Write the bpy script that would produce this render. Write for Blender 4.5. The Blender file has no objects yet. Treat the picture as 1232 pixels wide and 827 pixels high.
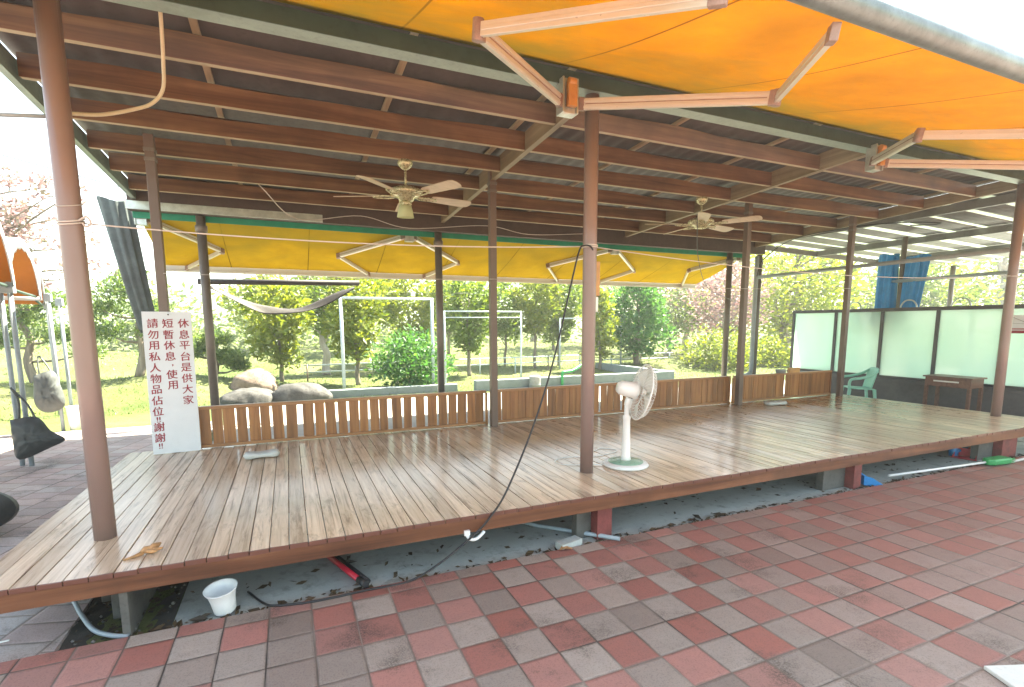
import bpy, math, random
import numpy as np
from mathutils import Vector, Matrix

sc = bpy.context.scene
COL = sc.collection
R = math.radians
rnd = random.Random(7)

# ------------------------------------------------------------------ camera
cam_d = bpy.data.cameras.new('camera')
cam = bpy.data.objects.new('camera', cam_d)
COL.objects.link(cam)
yaw, pitch, roll = 0.4106, -0.1288, -0.0035
fw = Vector((math.sin(yaw) * math.cos(pitch), math.cos(yaw) * math.cos(pitch), math.sin(pitch)))
rt = Vector((math.cos(yaw), -math.sin(yaw), 0))
up = rt.cross(fw)
rt2 = rt * math.cos(roll) + up * math.sin(roll)
up2 = up * math.cos(roll) - rt * math.sin(roll)
mw = Matrix(((rt2.x, up2.x, -fw.x, 1.131), (rt2.y, up2.y, -fw.y, -3.868), (rt2.z, up2.z, -fw.z, 1.33), (0, 0, 0, 1)))
cam.matrix_world = mw
cam_d.sensor_fit = 'HORIZONTAL'
cam_d.sensor_width = 36
cam_d.lens = 614.54 / 1232 * 36
cam_d.shift_y = (470.24 - 413.5) / 1232
cam_d.clip_start = 0.05
cam_d.clip_end = 2000
sc.camera = cam

# ------------------------------------------------------------------ world and sun
SUN = Vector((0.95, 0.32, 1.45)).normalized()
w = bpy.data.worlds.new('World')
sc.world = w
w.use_nodes = True
nt = w.node_tree
bg = nt.nodes['Background']
sky = nt.nodes.new('ShaderNodeTexSky')
sky.sky_type = 'NISHITA'
sky.sun_disc = False
sky.sun_elevation = math.asin(SUN.z)
sky.sun_rotation = math.atan2(SUN.x, SUN.y)
sky.air_density = 1.0
sky.dust_density = 0.6
nt.links.new(sky.outputs[0], bg.inputs[0])
bg.inputs[1].default_value = 0.062
sl = bpy.data.lights.new('sun', 'SUN')
sl.energy = 4.3
sl.angle = R(0.5)
sl.color = (1.0, 0.95, 0.87)
so = bpy.data.objects.new('sun', sl)
so.rotation_euler = SUN.to_track_quat('Z', 'Y').to_euler()
so.location = (20, 15, 40)
COL.objects.link(so)
sc.view_settings.view_transform = 'Standard'
sc.view_settings.look = 'None'
sc.view_settings.exposure = 3.55
sc.view_settings.use_white_balance = True
sc.view_settings.white_balance_temperature = 7500
sc.view_settings.white_balance_tint = 1
sc.view_settings.gamma = 1.0
sc.render.engine = 'CYCLES'
sc.cycles.use_denoising = True
sc.cycles.max_bounces = 10
sc.cycles.diffuse_bounces = 6
sc.cycles.transmission_bounces = 6
sc.cycles.transparent_max_bounces = 8
sc.cycles.sample_clamp_indirect = 8
sc.cycles.caustics_reflective = False
sc.cycles.caustics_refractive = False

GZ = -0.38          # level of the paving; the deck top is z = 0


# ------------------------------------------------------------------ materials
class NB:
    def __init__(self, name):
        self.m = bpy.data.materials.new(name)
        self.m.use_nodes = True
        self.t = self.m.node_tree
        self.p = self.t.nodes['Principled BSDF']
        self.out = self.t.nodes['Material Output']

    def n(self, kind):
        return self.t.nodes.new('ShaderNode' + kind)

    def put(self, sock, v):
        if isinstance(v, bpy.types.NodeSocket):
            self.t.links.new(v, sock)
        elif isinstance(v, (tuple, list)) and len(v) == 3 and sock.type == 'RGBA':
            sock.default_value = (*v, 1)
        else:
            sock.default_value = v

    def coord(self, which='Object', scale=(1, 1, 1), rot=(0, 0, 0), loc=(0, 0, 0)):
        c = self.n('TexCoord')
        mp = self.n('Mapping')
        self.t.links.new(c.outputs[which], mp.inputs[0])
        mp.inputs['Scale'].default_value = scale
        mp.inputs['Rotation'].default_value = rot
        mp.inputs['Location'].default_value = loc
        return mp.outputs[0]

    def noise(self, vec, scale=5, detail=4, rough=0.55, dist=0.0):
        x = self.n('TexNoise')
        self.put(x.inputs['Vector'], vec)
        x.inputs['Scale'].default_value = scale
        x.inputs['Detail'].default_value = detail
        x.inputs['Roughness'].default_value = rough
        x.inputs['Distortion'].default_value = dist
        return x.outputs['Fac']

    def math(self, op, a, b=0.0, c=0.0):
        x = self.n('Math')
        x.operation = op
        self.put(x.inputs[0], a)
        self.put(x.inputs[1], b)
        self.put(x.inputs[2], c)
        return x.outputs[0]

    def ramp(self, fac, stops, interp='LINEAR'):
        x = self.n('ValToRGB')
        self.put(x.inputs[0], fac)
        e = x.color_ramp.elements
        x.color_ramp.interpolation = interp
        while len(e) < len(stops):
            e.new(0.5)
        for i, (pos, col) in enumerate(stops):
            e[i].position = pos
            if not isinstance(col, (tuple, list)):
                col = (col, col, col)
            e[i].color = (*col, 1)
        return x.outputs[0]

    def mix(self, fac, a, b, mode='MIX'):
        x = self.n('Mix')
        x.data_type = 'RGBA'
        x.blend_type = mode
        self.put(x.inputs[0], fac)
        self.put(x.inputs[6], a)
        self.put(x.inputs[7], b)
        return x.outputs[2]

    def sep(self, vec):
        x = self.n('SeparateXYZ')
        self.put(x.inputs[0], vec)
        return x.outputs

    def comb(self, a, b, c=0.0):
        x = self.n('CombineXYZ')
        self.put(x.inputs[0], a)
        self.put(x.inputs[1], b)
        self.put(x.inputs[2], c)
        return x.outputs[0]

    def wnoise(self, vec):
        x = self.n('TexWhiteNoise')
        self.put(x.inputs[0], vec)
        return x.outputs[0]

    def island(self):
        return self.n('NewGeometry').outputs['Random Per Island']

    def objrand(self):
        return self.n('ObjectInfo').outputs['Random']

    def bump(self, h, strength=0.3, dist=0.01):
        x = self.n('Bump')
        self.put(x.inputs['Height'], h)
        x.inputs['Strength'].default_value = strength
        x.inputs['Distance'].default_value = dist
        self.t.links.new(x.outputs[0], self.p.inputs['Normal'])

    def set(self, **k):
        for a, v in k.items():
            self.put(self.p.inputs[{'col': 'Base Color', 'rough': 'Roughness', 'metal': 'Metallic', 'spec': 'Specular IOR Level', 'coat': 'Coat Weight', 'coatr': 'Coat Roughness'}[a]], v)
        return self


def paint(name, col, rough=0.45, metal=0.0, var=0.25, scale=6, grime=0.35, spec=0.5, rvar=0.25):
    """painted or plain surface with mottling and a little dirt"""
    b = NB(name)
    v = b.coord()
    n1 = b.noise(v, scale, 5, 0.6)
    n2 = b.noise(v, scale * 7, 3, 0.6)
    dark = tuple(c * (1 - var) for c in col)
    lite = tuple(min(1, c * (1 + var * 0.5)) for c in col)
    c = b.ramp(n1, [(0.3, dark), (0.7, lite)])
    c = b.mix(b.math('MULTIPLY', b.ramp(n2, [(0.55, 0.0), (0.75, 1.0)]), grime), c, tuple(x * 0.55 for x in col))
    b.set(col=c, rough=b.math('ADD', b.math('MULTIPLY', n2, rvar), rough - rvar * 0.5), metal=metal, spec=spec)
    b.bump(n2, 0.05, 0.003)
    return b.m


def wood(name, dark, mid, lite, axis=0, rough=0.5, gscale=1.0, isl=0.0, coat=0.0, stain=0.4):
    b = NB(name)
    s = [22 * gscale, 22 * gscale, 22 * gscale]
    s[axis] = 1.1 * gscale
    v = b.coord(scale=tuple(s))
    r = b.island()
    off = b.comb(b.math('MULTIPLY', r, 37.0), b.math('MULTIPLY', r, 91.0), b.math('MULTIPLY', r, 13.0))
    va = b.n('VectorMath')
    va.operation = 'ADD'
    b.put(va.inputs[0], v)
    b.put(va.inputs[1], off)
    g = b.noise(va.outputs[0], 1.0, 6, 0.62, 0.6)
    c = b.ramp(g, [(0.28, dark), (0.5, mid), (0.72, lite)])
    big = b.noise(b.coord(), 1.7, 4, 0.6)
    c = b.mix(b.math('MULTIPLY', b.ramp(big, [(0.45, 0.0), (0.68, 1.0)]), stain), c, tuple(x * 0.5 for x in dark))
    if isl:
        k = b.math('ADD', b.math('MULTIPLY', b.wnoise(off), isl), 1 - isl * 0.5)
        c = b.mix(1.0, c, b.comb(k, k, k), 'MULTIPLY')
    b.set(col=c, rough=b.math('ADD', b.math('MULTIPLY', g, 0.3), rough - 0.15), coat=coat, coatr=0.25)
    b.bump(g, 0.25, 0.004)
    return b.m


MAT = {}
MAT['purlin'] = wood('roof_timber', (0.058, 0.024, 0.011), (0.13, 0.063, 0.029), (0.21, 0.115, 0.056), 0, 0.5, 0.6, 0.25)
MAT['rafter'] = wood('rafter_timber', (0.14, 0.10, 0.055), (0.21, 0.155, 0.09), (0.27, 0.21, 0.13), 1, 0.55, 0.6, 0.2)
MAT['paleedge'] = wood('pale_lower_edge', (0.26, 0.20, 0.12), (0.36, 0.29, 0.19), (0.44, 0.37, 0.25), 0, 0.6, 0.6, 0.1)
MAT['batten'] = wood('batten_timber', (0.20, 0.15, 0.095), (0.29, 0.225, 0.145), (0.36, 0.29, 0.19), 1, 0.6, 0.8, 0.3)
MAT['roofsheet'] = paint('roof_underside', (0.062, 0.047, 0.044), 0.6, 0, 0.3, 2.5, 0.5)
MAT['railwood'] = wood('rail_timber', (0.15, 0.055, 0.018), (0.29, 0.125, 0.042), (0.38, 0.185, 0.07), 2, 0.42, 0.7, 0.4, 0.15, 0.25)
MAT['railbar'] = wood('rail_bar_timber', (0.18, 0.075, 0.028), (0.32, 0.15, 0.06), (0.42, 0.22, 0.10), 0, 0.42, 0.7, 0.2, 0.15, 0.25)
MAT['fascia'] = wood('fascia_timber', (0.065, 0.022, 0.011), (0.165, 0.062, 0.028), (0.26, 0.115, 0.055), 0, 0.42, 0.55, 0.1, 0.1, 0.45)
MAT['postwood'] = paint('brown_post_paint', (0.14, 0.10, 0.082), 0.42, 0, 0.15, 2, 0.1, 0.5, 0.08)
MAT['postround'] = paint('mauve_brown_post_paint', (0.235, 0.162, 0.145), 0.30, 0, 0.12, 1.2, 0.0, 0.5, 0.04)
MAT['postgrey'] = paint('grey_brown_pipe', (0.17, 0.145, 0.125), 0.4, 0.1, 0.2, 4, 0.3)
MAT['steel'] = paint('grey_green_steel', (0.25, 0.32, 0.29), 0.45, 0.25, 0.2, 4, 0.35)
MAT['steeldark'] = paint('dark_green_steel', (0.038, 0.07, 0.052), 0.5, 0.1, 0.3, 3, 0.4)
MAT['brownbeam'] = paint('dark_brown_beam', (0.075, 0.05, 0.042), 0.55, 0, 0.3, 3, 0.4)
MAT['galv'] = paint('galvanised_steel', (0.52, 0.56, 0.55), 0.35, 0.7, 0.25, 9, 0.35)
MAT['alu'] = paint('awning_arm_aluminium', (0.60, 0.58, 0.55), 0.33, 0.35, 0.05, 5, 0.08)
MAT['aludark'] = paint('arm_joint_casting', (0.30, 0.21, 0.19), 0.5, 0.3, 0.3, 18, 0.5)
MAT['orangecap'] = paint('orange_bracket_cap', (0.46, 0.22, 0.06), 0.4, 0, 0.15, 8, 0.3)
MAT['white'] = paint('white_plastic', (0.78, 0.79, 0.78), 0.35, 0, 0.05, 5, 0.1)
MAT['offwhite'] = paint('offwhite_plastic', (0.66, 0.66, 0.62), 0.4, 0, 0.1, 7, 0.25)
MAT['signwhite'] = paint('white_sign_board', (0.62, 0.65, 0.68), 0.4, 0, 0.05, 3, 0.08)
MAT['red'] = paint('red_lettering', (0.27, 0.010, 0.028), 0.5, 0, 0.15, 20, 0.1)
MAT['redpaint'] = paint('red_oxide_paint', (0.20, 0.045, 0.04), 0.6, 0, 0.35, 12, 0.6)
MAT['redplastic'] = paint('red_plastic', (0.50, 0.02, 0.04), 0.35, 0, 0.15, 9, 0.2)
MAT['green'] = paint('green_plastic', (0.02, 0.30, 0.09), 0.4, 0, 0.15, 9, 0.2)
MAT['mint'] = paint('mint_plastic', (0.26, 0.56, 0.46), 0.35, 0, 0.1, 5, 0.15)
MAT['fangreen'] = paint('sage_green_plastic', (0.25, 0.42, 0.32), 0.3, 0, 0.05, 5, 0.1)
MAT['blue'] = paint('blue_plastic', (0.01, 0.20, 0.50), 0.35, 0, 0.12, 9, 0.2)
MAT['tarp'] = paint('blue_tarpaulin', (0.01, 0.20, 0.50), 0.4, 0, 0.25, 5, 0.25)
MAT['black'] = paint('black_rubber', (0.018, 0.018, 0.02), 0.45, 0, 0.2, 9, 0.2)
MAT['bagblack'] = paint('black_bag_fabric', (0.045, 0.05, 0.05), 0.55, 0, 0.35, 6, 0.3)
MAT['baggrey'] = paint('grey_bag_fabric', (0.09, 0.10, 0.10), 0.6, 0, 0.25, 6, 0.3)
MAT['shade'] = paint('grey_green_shade_cloth', (0.10, 0.125, 0.13), 0.7, 0, 0.35, 6, 0.3)
MAT['drape'] = paint('brown_grey_roller_cloth', (0.035, 0.03, 0.03), 0.7, 0, 0.2, 6, 0.3)
MAT['greenstrip'] = paint('green_awning_edging', (0.01, 0.24, 0.15), 0.5, 0, 0.2, 6, 0.3)
MAT['ivory'] = paint('ivory_fan_metal', (0.50, 0.47, 0.30), 0.28, 0.45, 0.1, 6, 0.2)
MAT['blade'] = wood('fan_blade_veneer', (0.40, 0.30, 0.20), (0.52, 0.41, 0.29), (0.60, 0.50, 0.37), 0, 0.45, 0.6, 0.1)
MAT['grey'] = paint('grey_pvc_pipe', (0.28, 0.33, 0.36), 0.4, 0, 0.15, 6, 0.3)
MAT['palegrey'] = paint('pale_grey_plastic', (0.50, 0.52, 0.50), 0.45, 0, 0.12, 6, 0.3)
MAT['whitesteel'] = paint('white_painted_steel', (0.42, 0.48, 0.52), 0.45, 0, 0.1, 5, 0.2)
MAT['wire'] = paint('pale_wire', (0.55, 0.50, 0.47), 0.5, 0, 0.1, 6, 0.2)
MAT['rope'] = paint('cream_cable', (0.55, 0.50, 0.36), 0.5, 0, 0.1, 12, 0.2)
MAT['darkframe'] = paint('dark_brown_frame', (0.055, 0.05, 0.055), 0.4, 0, 0.25, 5, 0.3)
MAT['darkbase'] = paint('dark_wall_base', (0.085, 0.08, 0.085), 0.6, 0, 0.35, 3, 0.5)
MAT['deskwood'] = wood('dark_red_desk_timber', (0.085, 0.04, 0.03), (0.15, 0.075, 0.055), (0.21, 0.11, 0.08), 0, 0.4, 0.7, 0.15)
MAT['bark'] = wood('tree_bark', (0.10, 0.08, 0.06), (0.19, 0.155, 0.12), (0.30, 0.26, 0.21), 2, 0.85, 0.5, 0.2)
MAT['palebark'] = wood('pale_tree_bark', (0.25, 0.21, 0.19), (0.38, 0.33, 0.30), (0.50, 0.46, 0.42), 2, 0.85, 0.5, 0.2)
MAT['concrete'] = paint('grey_concrete', (0.30, 0.31, 0.30), 0.75, 0, 0.25, 4, 0.4)
MAT['palebrick'] = paint('pale_brick', (0.42, 0.45, 0.43), 0.75, 0, 0.2, 9, 0.4)
MAT['tan'] = paint('tan_dry_leaf', (0.45, 0.24, 0.10), 0.6, 0, 0.45, 25, 0.3)
MAT['darkblock'] = paint('dark_concrete', (0.10, 0.095, 0.085), 0.75, 0, 0.35, 6, 0.5)  # one mottled dark concrete tone for the support blocks
MAT['leanto'] = paint('dull_grey_roof_sheet', (0.15, 0.15, 0.145), 0.5, 0.1, 0.25, 3, 0.4)
MAT['barsteel'] = paint('weathered_awning_bar', (0.15, 0.20, 0.21), 0.4, 0.25, 0.35, 7, 0.5)
MAT['darkgravel'] = paint('dull_gravel', (0.17, 0.16, 0.14), 0.8, 0, 0.4, 30, 0.5)
MAT['cardboard'] = paint('orange_wood_block', (0.52, 0.30, 0.12), 0.6, 0, 0.2, 9, 0.2)


def stone_mat(name, a, bcol):
    b = NB(name)
    v = b.coord()
    n1 = b.noise(v, 2.2, 8, 0.65)
    n2 = b.noise(v, 14, 5, 0.65)
    c = b.mix(b.ramp(n1, [(0.35, 0.0), (0.65, 1.0)]), a, bcol)
    c = b.mix(b.math('MULTIPLY', b.ramp(n2, [(0.5, 0.0), (0.62, 1.0)]), 0.5), c, tuple(x * 0.45 for x in a))
    b.set(col=c, rough=0.85)
    b.bump(b.math('ADD', n1, b.math('MULTIPLY', n2, 0.4)), 0.6, 0.06)
    return b.m


MAT['rock'] = stone_mat('grey_boulder_stone', (0.04, 0.038, 0.036), (0.085, 0.082, 0.08))
MAT['pinkrock'] = stone_mat('pinkish_boulder_stone', (0.17, 0.115, 0.085), (0.23, 0.17, 0.13))


def leaf_mat(name, cols, trans=0.52):
    b = NB(name)
    r = b.island()
    c = b.ramp(b.wnoise(b.comb(b.math('MULTIPLY', r, 913.0), r, 0.3)), [(i / max(1, len(cols) - 1), k) for i, k in enumerate(cols)])
    b.t.nodes.remove(b.p)
    d = b.n('BsdfDiffuse')
    tr = b.n('BsdfTranslucent')
    gl = b.n('BsdfGlossy')
    gl.inputs['Roughness'].default_value = 0.45
    b.put(d.inputs[0], c)
    tc = b.mix(1.0, c, (1.0, 1.0, 0.5) if name != 'pale_pink_blossom' else (1.0, 0.9, 0.9), 'MULTIPLY')
    b.put(tr.inputs[0], tc)
    mx = b.n('MixShader')
    mx.inputs[0].default_value = trans
    b.t.links.new(d.outputs[0], mx.inputs[1])
    b.t.links.new(tr.outputs[0], mx.inputs[2])
    m2 = b.n('MixShader')
    m2.inputs[0].default_value = 0.05
    b.t.links.new(mx.outputs[0], m2.inputs[1])
    b.t.links.new(gl.outputs[0], m2.inputs[2])
    b.t.links.new(m2.outputs[0], b.out.inputs[0])
    return b.m


LEAF = {
    'lime': leaf_mat('lime_green_leaves', [(0.1625, 0.225, 0.025), (0.2125, 0.2625, 0.0312), (0.275, 0.3, 0.0375), (0.125, 0.2, 0.0312)]),
    'mid': leaf_mat('mid_green_leaves', [(0.1125, 0.1875, 0.0312), (0.15, 0.225, 0.0375), (0.2, 0.2625, 0.0438), (0.0875, 0.1625, 0.0375)]),
    'deep': leaf_mat('deep_green_leaves', [(0.0375, 0.1375, 0.0375), (0.0625, 0.1875, 0.05), (0.1, 0.225, 0.0562), (0.05, 0.125, 0.0375)]),
    'pine': leaf_mat('blue_green_needles', [(0.0875, 0.1625, 0.05), (0.125, 0.2, 0.0562), (0.175, 0.2375, 0.0625), (0.0625, 0.125, 0.05)]),
    'far': leaf_mat('far_green_leaves', [(0.125, 0.1875, 0.0625), (0.1625, 0.225, 0.075), (0.2, 0.25, 0.0875)]),
    'pink': leaf_mat('pale_pink_blossom', [(0.34, 0.22, 0.23), (0.40, 0.28, 0.28), (0.30, 0.17, 0.17), (0.36, 0.26, 0.24), (0.16, 0.15, 0.07)], 0.35),
    'grass': leaf_mat('grass_blades', [(0.07, 0.11, 0.03), (0.10, 0.14, 0.04), (0.14, 0.16, 0.06), (0.05, 0.09, 0.025)]),
    'dry': leaf_mat('dead_leaves', [(0.05, 0.035, 0.02), (0.09, 0.06, 0.03), (0.03, 0.025, 0.02)], 0.1),
}


def fabric_mat(name, col, trans, seam=1.22, off=0.0, beam_shade=0.0):
    b = NB(name)
    b.t.nodes.remove(b.p)
    v = b.coord()
    x = b.sep(v)
    f = b.math('FRACT', b.math('ADD', b.math('DIVIDE', x[0], seam), off))
    line = b.math('LESS_THAN', b.math('ABSOLUTE', b.math('SUBTRACT', f, 0.5)), 0.004 / seam * 2)
    n1 = b.noise(v, 1.6, 5, 0.6)
    n2 = b.noise(b.coord(scale=(3, 40, 3)), 2.0, 3, 0.6)
    c = b.ramp(n1, [(0.3, tuple(k * 0.72 for k in col)), (0.7, col)])
    c = b.mix(b.math('MULTIPLY', b.ramp(n2, [(0.55, 0.0), (0.8, 1.0)]), 0.15), c, tuple(k * 0.7 for k in col))
    c = b.mix(b.math('MULTIPLY', line, 0.75), c, tuple(k * 0.2 for k in col))
    if beam_shade:
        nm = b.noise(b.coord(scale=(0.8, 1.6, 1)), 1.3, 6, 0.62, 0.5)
        ed = b.math('SUBTRACT', 1.0, b.math('MULTIPLY', b.math('ABSOLUTE', x[1]), beam_shade))
        mk = b.ramp(b.math('ADD', nm, b.math('MULTIPLY', ed, 0.42)), [(0.58, 0.0), (0.95, 0.9)])  # shade from the roof edge painted in as olive, strongest beside the beam
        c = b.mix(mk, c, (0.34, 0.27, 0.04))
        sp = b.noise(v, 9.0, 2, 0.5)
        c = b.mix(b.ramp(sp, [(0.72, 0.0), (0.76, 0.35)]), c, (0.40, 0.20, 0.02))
    d = b.n('BsdfDiffuse')
    tr = b.n('BsdfTranslucent')
    b.put(d.inputs[0], c)
    b.put(tr.inputs[0], c)
    mx = b.n('MixShader')
    mx.inputs[0].default_value = trans
    b.t.links.new(d.outputs[0], mx.inputs[1])
    b.t.links.new(tr.outputs[0], mx.inputs[2])
    b.t.links.new(mx.outputs[0], b.out.inputs[0])
    return b.m


MAT['awning'] = fabric_mat('orange_awning_fabric', (0.68, 0.385, 0.016), 0.36, beam_shade=0.75)
MAT['awning_rear'] = fabric_mat('yellow_awning_fabric', (0.56, 0.39, 0.035), 0.18, 1.22, 0.35, beam_shade=0.7)
MAT['tentcloth'] = fabric_mat('orange_canopy_lining', (0.50, 0.19, 0.04), 0.2, 50)
MAT['valance'] = fabric_mat('white_canopy_valance', (0.72, 0.72, 0.74), 0.25, 50)


def pane_mat():
    b = NB('frosted_green_glass')
    v = b.coord()
    n1 = b.noise(b.coord(scale=(1, 1, 0.35)), 1.5, 4, 0.5)
    c = b.ramp(n1, [(0.3, (0.66, 0.84, 0.76)), (0.7, (0.74, 0.87, 0.79))])
    b.t.nodes.remove(b.p)
    d = b.n('BsdfDiffuse')
    tr = b.n('BsdfTranslucent')
    gl = b.n('BsdfGlossy')
    gl.inputs['Roughness'].default_value = 0.06
    b.put(d.inputs[0], c)
    b.put(tr.inputs[0], c)
    mx = b.n('MixShader')
    mx.inputs[0].default_value = 0.78
    b.t.links.new(d.outputs[0], mx.inputs[1])
    b.t.links.new(tr.outputs[0], mx.inputs[2])
    m2 = b.n('MixShader')
    m2.inputs[0].default_value = 0.06
    b.t.links.new(mx.outputs[0], m2.inputs[1])
    b.t.links.new(gl.outputs[0], m2.inputs[2])
    b.t.links.new(m2.outputs[0], b.out.inputs[0])
    return b.m


MAT['pane'] = pane_mat()


def translucent_sheet(name, col, trans):
    b = NB(name)
    b.t.nodes.remove(b.p)
    n1 = b.noise(b.coord(), 2.0, 5, 0.6)
    c = b.ramp(n1, [(0.3, tuple(k * 0.8 for k in col)), (0.7, col)])
    d = b.n('BsdfDiffuse')
    tr = b.n('BsdfTranslucent')
    b.put(d.inputs[0], c)
    b.put(tr.inputs[0], c)
    mx = b.n('MixShader')
    mx.inputs[0].default_value = trans
    b.t.links.new(d.outputs[0], mx.inputs[1])
    b.t.links.new(tr.outputs[0], mx.inputs[2])
    b.t.links.new(mx.outputs[0], b.out.inputs[0])
    return b.m


MAT['clearstrip'] = translucent_sheet('milky_roof_strip', (0.72, 0.78, 0.70), 0.5)
MAT['lampglass'] = translucent_sheet('milky_lamp_glass', (0.75, 0.80, 0.55), 0.5)


def deck_mat():
    b = NB('worn_deck_boards')
    r = b.island()
    off = b.comb(b.math('MULTIPLY', r, 37.0), b.math('MULTIPLY', r, 91.0), 0.0)
    va = b.n('VectorMath')
    va.operation = 'ADD'
    b.put(va.inputs[0], b.coord(scale=(30, 1.3, 1)))
    b.put(va.inputs[1], off)
    g = b.noise(va.outputs[0], 1.0, 7, 0.65, 0.8)
    vb = b.n('VectorMath')
    vb.operation = 'ADD'
    b.put(vb.inputs[0], b.coord(scale=(9, 3.0, 1)))
    b.put(vb.inputs[1], off)
    patch = b.noise(vb.outputs[0], 1.0, 6, 0.7, 1.2)
    o = b.coord()
    x = b.sep(o)
    big = b.noise(o, 0.55, 4, 0.55)
    # worn bare timber in front, more of the old brown varnish left to the rear and far side
    wear = b.math('SUBTRACT', b.math('ADD', b.math('MULTIPLY', patch, 1.7), b.math('MULTIPLY', big, 0.9)),
                  b.math('ADD', b.math('MULTIPLY', x[1], 0.14), b.math('ADD', b.math('MULTIPLY', x[0], 0.055), b.math('MULTIPLY', b.wnoise(off), 0.22))))
    wear = b.ramp(wear, [(0.74, 0.0), (1.04, 1.0)])
    bare = b.ramp(g, [(0.32, (0.20, 0.12, 0.07)), (0.44, (0.52, 0.38, 0.265)), (0.68, (0.70, 0.56, 0.43))])
    varn = b.ramp(g, [(0.28, (0.17, 0.07, 0.022)), (0.5, (0.34, 0.165, 0.055)), (0.72, (0.46, 0.25, 0.10))])
    c = b.mix(wear, varn, bare)
    vc = b.n('VectorMath')
    vc.operation = 'ADD'
    b.put(vc.inputs[0], b.coord(scale=(14, 2.6, 1)))
    b.put(vc.inputs[1], b.comb(b.math('MULTIPLY', r, 0.0), b.math('MULTIPLY', r, 5.0), b.math('MULTIPLY', r, 2.0)))
    mott = b.noise(vc.outputs[0], 0.8, 7, 0.72, 0.6)
    c = b.mix(b.math('MULTIPLY', b.ramp(mott, [(0.54, 0.0), (0.66, 1.0)]), 0.6), c, (0.15, 0.09, 0.05))
    moss = b.noise(o, 1.1, 5, 0.6)
    c = b.mix(b.math('MULTIPLY', b.ramp(moss, [(0.56, 0.0), (0.7, 1.0)]), 0.28), c, (0.20, 0.16, 0.07))
    k = b.math('ADD', b.math('MULTIPLY', b.wnoise(off), 0.42), 0.79)
    c = b.mix(1.0, c, b.comb(k, k, k), 'MULTIPLY')
    c = b.mix(b.math('LESS_THAN', x[1], -1.593), c, (0.13, 0.045, 0.03))
    ro = b.math('ADD', b.math('MULTIPLY', wear, 0.18), b.math('ADD', b.math('MULTIPLY', mott, 0.22), 0.10))
    b.set(col=c, rough=ro, spec=0.6, coat=b.math('SUBTRACT', 0.7, b.math('MULTIPLY', wear, 0.3)), coatr=0.17)
    b.bump(b.math('ADD', g, b.math('MULTIPLY', patch, 0.4)), 0.25, 0.003)
    return b.m


MAT['deck'] = deck_mat()


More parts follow.
